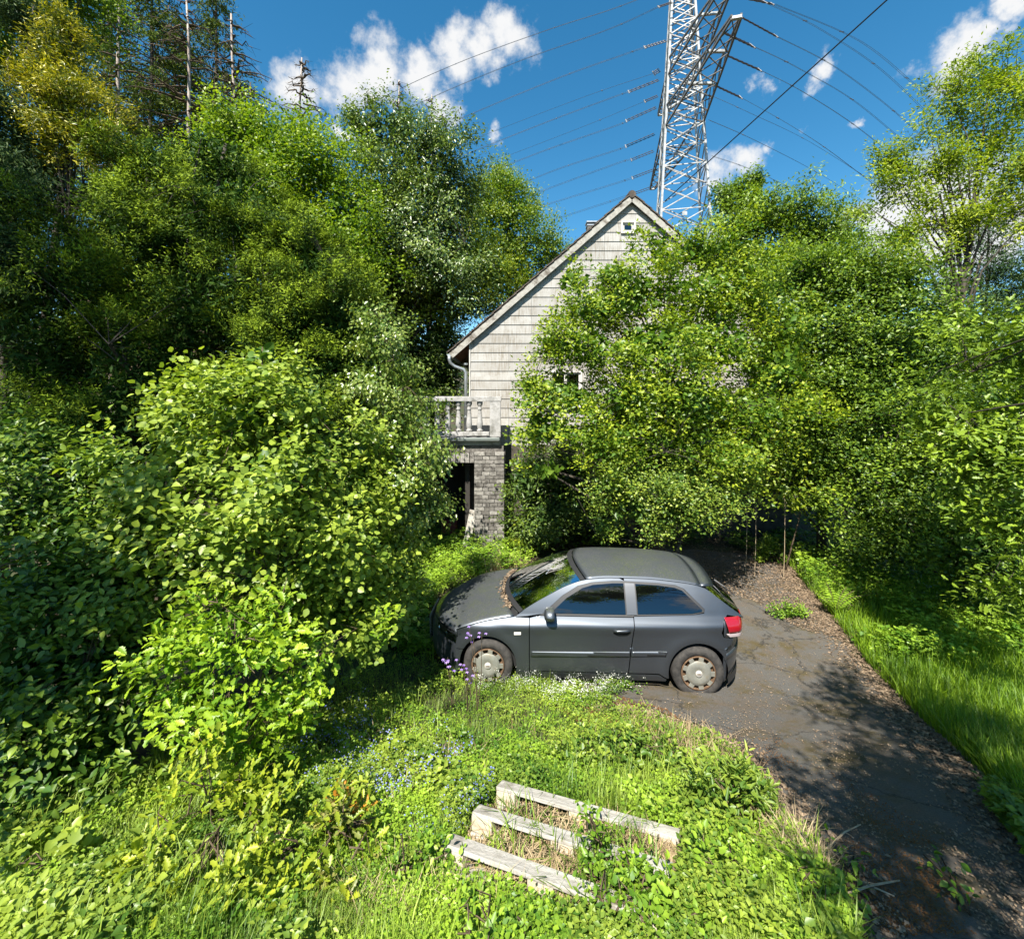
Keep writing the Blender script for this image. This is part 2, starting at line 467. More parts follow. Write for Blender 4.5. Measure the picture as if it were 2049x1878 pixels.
def leaf_objects(parent, Pn, D, Nn, Ln, tint, meshes, L, rng):
    Y = unit(D); X = unit(np.cross(Y, Nn)); Z = np.cross(X, Y)
    inv = parent.matrix_basis.inverted() if parent else Matrix()
    for i in range(len(Pn)):
        me = meshes[int(min(max(tint[i], 0), .999) * len(meshes))]
        o = bpy.data.objects.new('leaf', me); COL.objects.link(o)
        s = Ln[i] / L
        M = Matrix(((X[i][0], Y[i][0], Z[i][0], Pn[i][0]), (X[i][1], Y[i][1], Z[i][1], Pn[i][1]), (X[i][2], Y[i][2], Z[i][2], Pn[i][2]), (0, 0, 0, 1))) @ Matrix.Scale(s, 4)
        o.parent = parent; o.matrix_basis = inv @ M


def plant(name, label, cat, B, base, mat, bark, L, lw, dens=5.0, per=9, T=T_DIA, spread=.3, up=.35, droop=0., flat=.6, tip=.5, tl=.25, r0=.1, n_limb=14, n_twig=120,
          shell=.5, lump=.22, back=.55, group=None, objs=0, top=None, seed=1, twig_r=.006, jit=.25, tint0=0., crown='crown', nmax=90000, extra=None, trunk='trunk', bough=(.46, .20, .07), ppb=13, upb=.15, near=0, core=0):
    rng = np.random.default_rng(seed)
    root = tagx(empty(name, base), label, cat, group)
    area = (math.pi * B[:, 3] * B[:, 5]).sum()
    n = int(min(dens * area / (L * L * lw * .5), nmax)); nc = max(int(n / per), 8)
    c, o, u = bough_points(B, nc, rng, shell, lump, back, ppb, bough, upb) if bough else crown_points(B, int(nc * 1.35), rng, shell, lump, back)
    Pn, D, Nn, Ln, Wd, ti = spray(c, o, u, per, L, lw, rng, spread, up, droop, flat, tip, tl, jit)
    ti = np.clip(ti + tint0, 0, 1)
    ok = Pn[:, 2] > ground_z(Pn[:, 0], Pn[:, 1]) + .02
    Pn, D, Nn, Ln, Wd, ti = (a[ok] for a in (Pn, D, Nn, Ln, Wd, ti))
    if near:                                             # boughs end short of the view's upper right corner
        yy = np.maximum(Pn[:, 1], .05); ok = ~((Pn[:, 1] > 0) & (Pn[:, 1] < near) & (np.abs(Pn[:, 0]) / yy < 1.25) & ((Pn[:, 2] - HC) / yy < 1.0))
        Pn, D, Nn, Ln, Wd, ti = (a[ok] for a in (Pn, D, Nn, Ln, Wd, ti))
    keep = np.ones(len(Pn), bool)
    if objs:
        sel = pick_visible(Pn, Ln, objs, 13.0); keep[sel] = False
        leaf_objects(root, Pn[sel], D[sel], Nn[sel], Ln[sel], ti[sel], leaf_variants(name + '_leaf', T, L, lw, mat, seed=seed), L, rng)
    off = np.array(base, float)
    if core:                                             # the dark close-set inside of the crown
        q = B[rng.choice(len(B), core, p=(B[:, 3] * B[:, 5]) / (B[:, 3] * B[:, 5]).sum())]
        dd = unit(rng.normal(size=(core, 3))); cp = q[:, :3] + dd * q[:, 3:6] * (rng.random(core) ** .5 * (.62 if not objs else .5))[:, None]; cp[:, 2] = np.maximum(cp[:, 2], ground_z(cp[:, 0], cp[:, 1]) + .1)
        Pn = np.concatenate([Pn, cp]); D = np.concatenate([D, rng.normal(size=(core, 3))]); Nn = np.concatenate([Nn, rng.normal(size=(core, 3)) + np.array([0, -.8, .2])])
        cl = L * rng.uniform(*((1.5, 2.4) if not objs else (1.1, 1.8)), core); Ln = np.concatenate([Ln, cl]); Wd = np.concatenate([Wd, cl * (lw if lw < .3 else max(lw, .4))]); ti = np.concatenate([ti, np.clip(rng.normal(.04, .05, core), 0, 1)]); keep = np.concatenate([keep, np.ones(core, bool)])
    me = leaf_mesh(crown, T_OAKL if T is T_OAK else T_OVL if T is T_OVATE else T, Pn[keep] - off, D[keep], Nn[keep], Ln[keep], Wd[keep], ti[keep])
    co = add(crown, me, mat, root)
    if objs: co['kind'] = 'stuff'
    mb = MB(); limbs(mb, base, B, c, rng, r0, n_limb, n_twig, top, twig_r=twig_r)
    mb.V = [v - Vector(base) for v in mb.V]
    mb.build(trunk, bark, root, True)
    return root


# ------------------------------------------------------------------ materials of the setting
M_soil = mat_noise('garden soil', (.030, .022, .014), (.075, .055, .032), 6, .95, .6, cc=(.035, .055, .014), scale2=1.1, lo2=.45, hi2=.62)
M_bark = mat_noise('bark', (.032, .027, .021), (.080, .067, .052), 14, .9, .5, stretch=(1, 1, .25))
M_twig = mat_noise('twig bark', (.055, .038, .022), (.11, .08, .05), 20, .85)
M_deadwood = mat_noise('barkless dead wood', (.22, .17, .14), (.42, .37, .33), 9, .85, stretch=(1, 1, .2), cc=(.10, .07, .05), scale2=3.5, lo2=.52, hi2=.6)
M_drywood = mat_noise('dry twigs', (.30, .22, .13), (.46, .37, .25), 16, .85)


def asphalt_mat():
    m, nt, out = mat_new('worn asphalt'); L = nt.links.new
    tc = N(nt, 'ShaderNodeTexCoord'); b = N(nt, 'ShaderNodeBsdfPrincipled'); pset(b, Roughness=.8); b.inputs['Specular IOR Level'].default_value = .35
    def noise(s, d, r=.6):
        n = N(nt, 'ShaderNodeTexNoise'); n.inputs['Scale'].default_value = s; n.inputs['Detail'].default_value = d; n.inputs['Roughness'].default_value = r
        L(tc.outputs['Object'], n.inputs['Vector']); return n
    def rng(n, a, c, lo=0, hi=1):
        r = N(nt, 'ShaderNodeMapRange'); r.inputs[1].default_value = a; r.inputs[2].default_value = c; r.inputs[3].default_value = lo; r.inputs[4].default_value = hi; L(n.outputs[0], r.inputs[0]); return r
    def mix(f, a, c, bt='MIX'):
        x = N(nt, 'ShaderNodeMix', data_type='RGBA', blend_type=bt)
        L(f.outputs[0], x.inputs[0])
        for s, k in ((a, 6), (c, 7)):
            if isinstance(s, tuple): x.inputs[k].default_value = (*s, 1)
            else: L(s.outputs[2], x.inputs[k])
        return x
    grain = mix(rng(noise(240, 2), .35, .7), (.066, .063, .058), (.135, .128, .116))
    patch = mix(rng(noise(1.3, 7, .7), .40, .60), grain, (.095, .087, .076))
    dirt = mix(rng(noise(2.6, 8, .75), .46, .68, 0, .85), patch, (.11, .08, .052))
    moss = mix(rng(noise(1.9, 9, .8), .50, .62, 0, .9), dirt, (.075, .055, .014))
    speck = mix(rng(noise(60, 3, .7), .66, .72, 0, .8), moss, (.20, .16, .11))
    # hairline cracks and a coarse stone grain
    wp = N(nt, 'ShaderNodeVectorMath', operation='ADD'); wn = noise(2.2, 5, .7); ws = N(nt, 'ShaderNodeVectorMath', operation='SCALE'); ws.inputs['Scale'].default_value = .5
    L(wn.outputs['Color'], ws.inputs[0]); L(tc.outputs['Object'], wp.inputs[0]); L(ws.outputs[0], wp.inputs[1])
    vo = N(nt, 'ShaderNodeTexVoronoi', feature='DISTANCE_TO_EDGE'); vo.inputs['Scale'].default_value = .85; L(wp.outputs[0], vo.inputs['Vector'])
    crack = mix(rng(vo, .004, .014, .75, 0), speck, (.018, .017, .014))
    stone = mix(rng(noise(85, 3, .7), .42, .62, 0, .5), crack, (.045, .042, .038))
    L(stone.outputs[2], b.inputs['Base Color'])
    bp = N(nt, 'ShaderNodeBump'); bp.inputs['Strength'].default_value = .5; bp.inputs['Distance'].default_value = .006
    L(noise(300, 2).outputs[0], bp.inputs['Height']); L(bp.outputs[0], b.inputs['Normal'])
    L(b.outputs[0], out.inputs[0]); return m


M_asphalt = asphalt_mat()

# ------------------------------------------------------------------ ground and drive
def build_ground():
    ys = np.concatenate([np.linspace(-300, -30, 8), np.linspace(-20, 0, 11), np.linspace(.5, 14, 91), np.linspace(15, 60, 31), np.linspace(80, 900, 14)])
    xs = np.concatenate([np.linspace(-900, -60, 12), np.linspace(-40, -10, 16), np.linspace(-9, 10, 96), np.linspace(12, 40, 15), np.linspace(60, 900, 12)])
    X, Y = np.meshgrid(xs, ys); Z = ground_z(X, Y)
    V = np.stack([X, Y, Z], -1).reshape(-1, 3); w = len(xs); I = np.arange(len(V)).reshape(len(ys), w)
    F = np.stack([I[:-1, :-1], I[:-1, 1:], I[1:, 1:], I[1:, :-1]], -1).reshape(-1, 4)
    o = add('ground', mesh_np('ground', V, F, True), M_soil); o['kind'] = 'structure'


build_ground()
DRIVE_PX = [(1090, 1345), (1180, 1400), (1290, 1412), (1400, 1452), (1490, 1520), (1550, 1590), (1630, 1690), (1700, 1790), (1745, 1878), (1800, 2020), (2500, 2020),
            (2180, 1760), (1985, 1600), (1860, 1480), (1770, 1385), (1690, 1285), (1630, 1200), (1575, 1140), (1500, 1112), (1400, 1100), (1250, 1098), (1100, 1120), (1040, 1200), (1060, 1300)]


def build_drive():
    q = gp([p[0] for p in DRIVE_PX], [p[1] for p in DRIVE_PX])
    r = np.random.default_rng(4); pts = []
    for i in range(len(q)):
        a, b = q[i], q[(i + 1) % len(q)]; k = max(int(np.linalg.norm(b - a) / .12), 1)
        for j in range(k):
            pts.append(a + (b - a) * j / k + np.array([r.normal() * .025, r.normal() * .025, 0]))
    bm = bmesh.new(); f = bm.faces.new([bm.verts.new((p[0], p[1], 0)) for p in pts])
    if f.normal.z < 0: f.normal_flip()
    for ax in (0, 1):
        lo = min(p[ax] for p in pts); hi = max(p[ax] for p in pts); v = lo + .2
        while v < hi:
            no = (1, 0, 0) if ax == 0 else (0, 1, 0); co = (v, 0, 0) if ax == 0 else (0, v, 0)
            bmesh.ops.bisect_plane(bm, geom=bm.verts[:] + bm.edges[:] + bm.faces[:], plane_co=co, plane_no=no); v += .25
    for v in bm.verts: v.co.z = float(ground_z(v.co.x, v.co.y)) + .012
    bmesh.ops.recalc_face_normals(bm, faces=bm.faces[:])
    me = bpy.data.meshes.new('driveway'); bm.to_mesh(me); bm.free()
    if sum(p.normal.z for p in me.polygons) < 0: me.flip_normals()
    me.polygons.foreach_set('use_smooth', np.ones(len(me.polygons), bool))
    o = add('driveway', me, M_asphalt); o['kind'] = 'structure'


build_drive()


def in_poly(px, py, poly):
    px = np.asarray(px); ins = np.zeros(px.shape, bool); n = len(poly)
    for i in range(n):
        x1, y1 = poly[i]; x2, y2 = poly[(i + 1) % n]
        c = ((y1 > py) != (y2 > py)) & (px < (x2 - x1) * (py - y1) / (y2 - y1 + 1e-9) + x1)
        ins ^= c
    return ins


def scatter_px(poly, n, rng, mix=.5):
    """points on the ground inside an outline, evenly over the ground and denser near the street"""
    a = np.array(poly, float); lo = a.min(0); hi = a.max(0); out = []
    while sum(map(len, out)) < n:
        q = rng.uniform(lo, hi, (n * 2, 2)); out.append(q[in_poly(q[:, 0], q[:, 1], poly)])
        if len(out) > 30: break
    q = np.concatenate(out)[:n]
    return gp(q[:, 0], q[:, 1])
# ------------------------------------------------------------------ the house
HYF = 12.0                                             # the plane of the gable wall
def hx(px, Y=HYF): return (px - CX) * Y / FPX
def hz(py, Y=HYF): return HC - (py - HY) * Y / FPX


def siding_mat():
    m, nt, out = mat_new('dirty white cladding'); L = nt.links.new
    b = N(nt, 'ShaderNodeBsdfPrincipled'); pset(b, Roughness=.75); b.inputs['Specular IOR Level'].default_value = .25
    tc = N(nt, 'ShaderNodeTexCoord'); g = N(nt, 'ShaderNodeNewGeometry'); oi = N(nt, 'ShaderNodeObjectInfo')
    def noise(s, st, d=6, r=.65):
        mp = N(nt, 'ShaderNodeMapping'); mp.inputs['Scale'].default_value = st; L(g.outputs['Position'], mp.inputs[0])
        n = N(nt, 'ShaderNodeTexNoise'); n.inputs['Scale'].default_value = s; n.inputs['Detail'].default_value = d; n.inputs['Roughness'].default_value = r; L(mp.outputs[0], n.inputs['Vector']); return n
    def rg(n, a, c, lo=0, hi=1, sock=0):
        r = N(nt, 'ShaderNodeMapRange'); r.inputs[1].default_value = a; r.inputs[2].default_value = c; r.inputs[3].default_value = lo; r.inputs[4].default_value = hi; L(n.outputs[sock], r.inputs[0]); return r
    streak = rg(noise(7, (4, 1, .35)), .36, .62)
    blot = rg(noise(2.2, (1, 1, 1), 8, .75), .36, .60)
    mu = N(nt, 'ShaderNodeMath', operation='MULTIPLY'); L(streak.outputs[0], mu.inputs[0]); L(blot.outputs[0], mu.inputs[1])
    a = N(nt, 'ShaderNodeMix', data_type='RGBA'); a.inputs[6].default_value = (.365, .357, .338, 1); a.inputs[7].default_value = (.29, .282, .266, 1); L(oi.outputs['Random'], a.inputs[0])
    m1 = N(nt, 'ShaderNodeMix', data_type='RGBA'); L(mu.outputs[0], m1.inputs[0]); L(a.outputs[2], m1.inputs[6]); m1.inputs[7].default_value = (.19, .165, .13, 1)
    fine = rg(noise(40, (3, 1, .6), 4), .56, .80, 0, .45)
    m2 = N(nt, 'ShaderNodeMix', data_type='RGBA'); L(fine.outputs[0], m2.inputs[0]); L(m1.outputs[2], m2.inputs[6]); m2.inputs[7].default_value = (.20, .18, .15, 1)
    L(m2.outputs[2], b.inputs['Base Color']); L(b.outputs[0], out.inputs[0]); return m


def glass_mat(name, tint=(.35, .42, .40), ior=1.6, rough=.0):
    m, nt, out = mat_new(name); L = nt.links.new
    t = N(nt, 'ShaderNodeBsdfTransparent'); t.inputs[0].default_value = (*tint, 1)
    g = N(nt, 'ShaderNodeBsdfGlossy'); g.inputs['Roughness'].default_value = rough; g.inputs[0].default_value = (.95, .97, 1, 1)
    f = N(nt, 'ShaderNodeFresnel'); f.inputs[0].default_value = ior
    ms = N(nt, 'ShaderNodeMixShader'); L(f.outputs[0], ms.inputs[0]); L(t.outputs[0], ms.inputs[1]); L(g.outputs[0], ms.inputs[2]); L(ms.outputs[0], out.inputs[0]); return m


M_siding = siding_mat()
M_wallin = mat_noise('shade darkened render', (.045, .038, .030), (.085, .075, .06), 5, .9)  # brown tone darkened to carry the shade that lies on the plinth
M_trim = mat_noise('weathered white trim', (.42, .40, .36), (.55, .53, .49), 6, .7, cc=(.20, .18, .15), scale2=4, lo2=.55, hi2=.7)
M_verge = mat_noise('weathered fascia board', (.25, .235, .205), (.36, .345, .31), 7, .85, stretch=(1, 1, 1), cc=(.12, .10, .08), scale2=5, lo2=.5, hi2=.65)
M_tile = mat_noise('lichened roof tile', (.035, .028, .024), (.10, .08, .065), 9, .85, .4, cc=(.16, .14, .09), scale2=12, lo2=.58, hi2=.7)
M_soffit = mat_noise('brown soffit wood', (.13, .06, .03), (.22, .11, .06), 8, .7, stretch=(1, .2, 1))
M_zinc = mat_noise('zinc gutter', (.34, .36, .37), (.48, .50, .51), 5, .42, metallic=.75, lo=.3, hi=.7)
M_conc = mat_noise('weathered cast stone', (.25, .245, .235), (.38, .37, .36), 7, .85, .25, cc=(.13, .125, .11), scale2=5, lo2=.50, hi2=.68)
M_brick = []
for i, (a, b2) in enumerate((((.12, .112, .10), (.24, .225, .205)), ((.07, .064, .057), (.17, .158, .142)), ((.18, .168, .15), (.31, .295, .268)))):
    M_brick.append(mat_noise('split face brick %s' % 'abc'[i], a, b2, 16, .9, .7, cc=(.05, .045, .04), scale2=6, lo2=.52, hi2=.68))
M_mortar = mat_plain('dark mortar', (.055, .05, .045), .95)
M_pane = glass_mat('window pane', (.10, .12, .13), 1.9)
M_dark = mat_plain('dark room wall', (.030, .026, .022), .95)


def house():
    x0, xr, xm = hx(941), None, hx(1262)
    half = xm - x0; x1 = xm + half
    zr = hz(405)                                         # underside of the ridge
    ze = hz(683)                                         # wall height at the corner
    slope = (zr - ze) / half
    zb = 2.45                                            # where the cladding starts
    D = 9.0
    root = tagx(empty('house', (xm, HYF, 0)), 'pale gabled house with dirty white horizontal cladding and a stone balcony', 'house')
    O = Vector((xm, HYF, 0))
    def B(mb, name, mat, par=root, **k):
        mb.V = [Vector(v) - O for v in mb.V]; return mb.build(name, mat, par, **k)
    # core walls
    mb = MB(); d0, d1 = HYF + .05, HYF + D
    prof = [(x0 + .02, 0), (x1 - .02, 0), (x1 - .02, ze), (xm, zr - .02), (x0 + .02, ze)]
    n = len(prof); b = len(mb.V)
    mb.V += [Vector((x, d0, z)) for x, z in prof] + [Vector((x, d1, z)) for x, z in prof]
    mb.F += [tuple(range(n)), tuple(range(2*n-1, n-1, -1))] + [(i, i+n, (i+1) % n + n, (i+1) % n) for i in range(n)]
    B(mb, 'wall', M_wallin)
    # cladding planks, lapped, in rows with staggered joints
    pitch = .2465; z = zb; row = 0
    win = (hx(1242), hx(1271), hz(468), hz(443))
    big = (hx(1098), hx(1165), hz(812), hz(742))
    hall = (1018, 1165, 1330, 1490)
    while z < zr - .05:
        zt = min(z + pitch + .02, zr - .01)
        def lim(zz):
            h = half if zz <= ze else max((zr - zz) / slope, 0)
            return xm - h, xm + h
        a0, a1 = lim(z); c0, c1 = lim(zt)
        js = sorted(hx(j + (45 if (row // 4) % 2 else 0)) for j in hall)
        cuts = [a0] + [j for j in js if a0 + .25 < j < a1 - .25] + [a1]
        segs = []
        for i in range(len(cuts) - 1): segs.append((cuts[i], cuts[i+1]))
        for wx0, wx1, wz0, wz1 in (win, big):
            if z < wz1 - .02 and zt > wz0 + .04:
                ns = []
                for s0, s1 in segs:
                    if s1 <= wx0 or s0 >= wx1: ns.append((s0, s1)); continue
                    if s0 < wx0 - .03: ns.append((s0, wx0))
                    if s1 > wx1 + .03: ns.append((wx1, s1))
                segs = ns
        quads = [(s0, s1, z, zt) for s0, s1 in segs]
        for wx0, wx1, wz0, wz1 in (win, big):
            if z < wz1 - .02 and zt > wz0 + .04:
                if wz0 - z > .02: quads.append((wx0, wx1, z, wz0))
                if zt - wz1 > .02: quads.append((wx0, wx1, wz1, zt))
        for s0, s1, z_, zt_ in quads:
            g = .003
            bx0, bx1 = s0 + g, s1 - g
            (a0, a1), (c0, c1) = lim(z_), lim(zt_); tx0, tx1 = max(bx0, c0), min(bx1, c1)
            if tx1 - tx0 < .02: tx0 = tx1 = min(max((tx0 + tx1) / 2, bx0), bx1); tx1 += .01
            if bx1 - bx0 < .04: continue
            yb, yt = HYF - .022, HYF - .004
            mb = MB()
            mb.V = [Vector(v) for v in ((bx0, yb, z_), (bx1, yb, z_), (tx1, yt, zt_), (tx0, yt, zt_), (bx0, HYF + .04, z_), (bx1, HYF + .04, z_), (tx1, HYF + .04, zt_), (tx0, HYF + .04, zt_))]
            mb.F = [(0, 1, 2, 3), (5, 4, 7, 6), (4, 5, 1, 0), (3, 2, 6, 7), (1, 5, 6, 2), (4, 0, 3, 7)]
            B(mb, 'plank', M_siding)
        z += pitch; row += 1
    # plinth below the cladding
    mb = MB(); mb.box((xm, HYF - .005, zb / 2), (2*half, .08, zb - .01)); B(mb, 'plinth', M_wallin)
    # corner boards
    mb = MB(); mb.box((x0 - .012, HYF + .01, (zb + ze) / 2), (.03, .10, ze - zb)); B(mb, 'corner_board', M_trim)
    mb = MB(); mb.box((x1 + .012, HYF + .01, (zb + ze) / 2), (.03, .10, ze - zb)); B(mb, 'corner_board', M_trim)
    # attic window and the window behind the tree
    for (wx0, wx1, wz0, wz1), mull in ((win, 0), (big, 1)):
        t = .045; mb = MB(); w = wx1 - wx0; h = wz1 - wz0; cx = (wx0 + wx1) / 2; cz = (wz0 + wz1) / 2
        for a in ((wx0 + t/2, cz, t, h), (wx1 - t/2, cz, t, h), (cx, wz0 + t/2, w - 2*t, t), (cx, wz1 - t/2, w - 2*t, t)):
            mb.box((a[0], HYF - .01, a[1]), (a[2], .09, a[3]))
        fr = B(mb, 'window', M_trim)
        mb = MB(); t2 = .05
        for a in ((wx0 + t + t2/2, cz, t2, h - 2*t), (wx1 - t - t2/2, cz, t2, h - 2*t), (cx, wz0 + t + t2/2, w - 2*t - 2*t2, t2), (cx, wz1 - t - t2/2, w - 2*t - 2*t2, t2)):
            mb.box((a[0], HYF + .015, a[1]), (a[2], .05, a[3]))
        if mull: mb.box((cx, HYF + .015, cz), (.07, .05, h - 2*t - 2*t2))
        B(mb, 'sash', M_trim, fr)
        mb = MB(); mb.box((cx, HYF + .028, cz), (w - 2*t - 2*t2, .012, h - 2*t - 2*t2)); B(mb, 'pane', M_pane, fr)
    mb = MB(); mb.box((hx(1130), HYF - .05, big[2] - .03), (big[1] - big[0] + .12, .14, .05)); B(mb, 'window_sill', M_trim)
    # roof: two slabs, verge boards, a row of verge tiles each side
    nrm = Vector((-slope, 0, 1)).normalized()
    fo, eo = .13, (x0 - hx(905)) * 1.0                   # overhangs at gable and eaves
    for s in (-1, 1):
        e = Vector((xm + s * (half + eo), 0, ze - slope * eo)); r = Vector((xm, 0, zr)); nn = Vector((s * slope, 0, 1)).normalized()
        th = .13
        mb = MB(); b = 0
        for y in (HYF - fo + .03, HYF + D + fo):
            for p in (e, r):
                for k in (.02, th): q = p + nn * k; mb.V.append(Vector((q.x, y, q.z)))
        mb.F = [(0, 1, 3, 2), (4, 6, 7, 5), (0, 4, 5, 1), (2, 3, 7, 6), (0, 2, 6, 4), (1, 5, 7, 3)]
        rf = B(mb, 'roof', M_soffit if s < 0 else M_soffit)
        mb = MB(); d = (r - e); up = nn
        mb.bar(Vector((e.x, HYF - fo + .012, e.z)) + nn * .03, Vector((r.x, HYF - fo + .012, r.z)) + nn * .045, .03, .15, up=(0, 0, 1))
        B(mb, 'verge_board', M_verge, rf)
        nt_ = 24; L_ = d.length
        for i in range(nt_):
            a = e + d * (i / nt_) - d.normalized() * .03; c = e + d * ((i + 1) / nt_) + d.normalized() * .02
            mb = MB(); off = nn * (th + .025)
            p0 = a + off + nn * .012; p1 = c + off - nn * .012
            yy = HYF - fo - .03 + GR.uniform(-.006, .006)
            mb.bar(Vector((p0.x, yy + .15, p0.z)), Vector((p1.x, yy + .15, p1.z)), .30, .028, up=(0, 0, 1))
            B(mb, 'tile', M_tile, rf)
        # the tiles further back: one corrugated sheet of courses
        mb = MB()
        for i in range(nt_):
            a = e + d * (i / nt_) - d.normalized() * .03; c = e + d * ((i + 1) / nt_) + d.normalized() * .02; off = nn * (th + .025)
            p0 = a + off + nn * .012; p1 = c + off - nn * .012; ym = (HYF - fo + .285 + HYF + D + fo) / 2; ly = (HYF + D + fo) - (HYF - fo + .285)
            mb.bar(Vector((p0.x, ym, p0.z)), Vector((p1.x, ym, p1.z)), ly - .01, .028, up=(0, 0, 1))
        o = B(mb, 'roof_tiles', M_tile, rf); o['kind'] = 'stuff'
    mb = MB()
    for i in range(22):
        y = HYF - fo + .2 + i * .43; mb.tube([(xm, y - .22, zr + .16), (xm, y + .2, zr + .175)], [.10, .115], 10)
    B(mb, 'ridge_tiles', M_tile)['kind'] = 'stuff'
    # rafter ends under the left eaves, gutter and downpipe
    ex = x0 - eo; ezz = ze - slope * eo
    mb = MB(); rows = []
    for y in np.linspace(HYF - fo, HYF + D + fo, 6):
        rows.append([(ex - .055 + .075 * math.cos(a), y, ezz + .07 + .075 * math.sin(a)) for a in np.linspace(math.pi, 2 * math.pi, 9)])
    mb.grid(rows); mb.grid([[(p[0] * 1 + (.006 if i == 8 else 0), p[1], p[2] - .004) for i, p in enumerate(r)][::-1] for r in rows])
    mb.poly([(ex - .055 + .075 * math.cos(a), HYF - fo + .001, ezz + .07 + .075 * math.sin(a)) for a in np.linspace(math.pi, 2 * math.pi, 9)])
    B(mb, 'gutter', M_zinc, smooth=True)
    dpx = hx(932, HYF - .12)
    pts = [(ex - .05, HYF - .22, ezz + .0), (ex - .05, HYF - .22, ezz - .08), (ex - .03, HYF - .20, ezz - .17), (ex + .08, HYF - .16, ezz - .26), (dpx - .06, HYF - .13, ezz - .34), (dpx - .005, HYF - .12, ezz - .42), (dpx, HYF - .12, ezz - .55), (dpx, HYF - .12, 2.6)]
    mb = MB(); mb.tube(pts, .043, 12); dp = B(mb, 'downpipe', M_zinc, smooth=True)
    for zz in (4.6, 3.2):
        mb = MB(); mb.lathe([(.044, -.02), (.052, -.02), (.052, .02), (.044, .02)], 14, Matrix.Translation((dpx, HYF - .12, zz))); B(mb, 'pipe_clip', M_zinc, dp)
    # chimney cap that just shows over the left slope
    mb = MB(); cxx, cyy = hx(1183, 15.2), 15.2; mb.box((cxx, cyy, hz(458, cyy) - .5), (.30, .30, 1.2)); ch = B(mb, 'chimney', M_brick[1])
    mb = MB(); mb.box((cxx, cyy, hz(447, cyy)), (.36, .36, .04)); mb.box((cxx, cyy, hz(452, cyy) - .02), (.33, .33, .04)); B(mb, 'chimney_cap', M_zinc, ch)

    # ---- balcony on a brick pier
    by = 11.3
    bx1 = hx(1003, by); bx0 = -4.6
    zt = hz(793, by); zrb = hz(803, by); zf = hz(872, by); zs0 = hz(880, by)
    bal = MB(); bal.box(((bx0 + bx1) / 2 - .01, by + 1.25, zs0 - .06), (bx1 - bx0 - .05, 2.4, .16)); balc = B(bal, 'balcony', M_conc)
    mb = MB(); mb.box(((bx0 + bx1) / 2, by + .02, (zt + zrb) / 2), (bx1 - bx0, .22, zt - zrb)); B(mb, 'handrail', M_conc, balc, bevel=.012)
    mb = MB(); mb.box(((bx0 + bx1 - .3) / 2, by + .02, zf + .055), (bx1 - bx0 - .3, .17, .10)); B(mb, 'bottom_rail', M_conc, balc, bevel=.01)
    mb = MB(); mb.box((bx1 - .15, by + .02, (zf - .02 + zrb) / 2), (.27, .20, zrb - zf + .02)); B(mb, 'post', M_conc, balc, bevel=.008)
    hb = zrb - zf - .11
    prof = [(.0, 0), (.062, 0), (.062, .06), (.040, .09), (.052, .14), (.060, .22), (.058, .30), (.046, .50), (.036, .66), (.033, .72), (.045, .74), (.045, .77), (.034, .80), (.036, .86), (.058, .90), (.060, 1.0), (0, 1.0)]
    bme = MB().lathe([(r * 1.22, z * hb) for r, z in prof], 14)
    me = mesh_py('baluster', bme.V, bme.F, True)
    px = 960.0; i = 0
    while hx(px, by) > bx0 + .15:
        o = add('baluster', me, M_conc if i == 0 else None, balc); o.location = Vector((hx(px, by), by + .02, zf + .105)) - O; px -= 21.3; i += 1
    # balcony gutter
    mb = MB(); mb.box(((bx0 + hx(1000, by)) / 2, by - .05, zs0 + .02), (hx(1000, by) - bx0, .09, .085)); B(mb, 'balcony_gutter', mat_plain('dull green grey gutter', (.14, .16, .15), .5, .3), balc, bevel=.015)
    # pier of split bricks
    px0, px1 = hx(949, by), hx(1009, by); pd = .62; ztop = hz(906, by)
    mb = MB(); mb.box(((px0 + px1) / 2, by + pd / 2 + .02, ztop / 2 - .1), (px1 - px0 - .03, pd - .03, ztop + .2)); pier = B(mb, 'brick_pier', M_mortar)
    rb = random.Random(9); zc = -.02; r = 0; ch_ = .0985
    while zc < ztop - .02:
        def course(p0, p1, fixed, axis):
            n = 3 if r % 2 else 4; cuts = [p0] + sorted(p0 + (p1 - p0) * (k + rb.uniform(-.12, .12) + (.0 if r % 2 else 0)) / n for k in range(1, n)) + [p1]
            for k in range(n):
                a, c = cuts[k] + .004, cuts[k+1] - .004; pr = rb.uniform(0, .016); mb = MB()
                if axis == 'x': mb.box(((a + c) / 2, fixed - pr / 2 + .04, zc + ch_ / 2), (c - a, .1 + pr, ch_ - .012), j=.003)
                else: mb.box((fixed + pr / 2 - .04, (a + c) / 2, zc + ch_ / 2), (.1 + pr, c - a, ch_ - .012), j=.003)
                B(mb, 'brick', M_brick[rb.choice((0, 0, 1, 1, 2))], pier, bevel=.006)
        course(px0, px1 - .0, by, 'x')
        if r % 1 == 0: course(by + .10, by + pd, px1, 'y')
        zc += ch_; r += 1
    # soldier course over the opening and up to the slab
    mb = MB(); mb.box(((bx0 + px0) / 2, by + .16, (ztop + hz(926, by)) / 2), (px0 - bx0, .22, ztop - hz(926, by))); lin = B(mb, 'lintel', M_mortar)
    x = px0; k = 0
    while x > bx0 + .2:
        mb = MB(); mb.box((x - .06, by + .05, (ztop + hz(926, by)) / 2), (.105, .1 + rb.uniform(0, .012), ztop - hz(926, by) - .01), j=.003)
        B(mb, 'brick', M_brick[rb.choice((2, 2, 0))], lin, bevel=.006); x -= .118; k += 1
    x = px1 - .002; zt2 = zs0 - .15
    mb = MB(); mb.box(((bx0 + px1) / 2, by + .2, (ztop + zt2) / 2), (px1 - bx0 - .04, .28, zt2 - ztop - .012)); B(mb, 'edge_beam', M_brick[1])
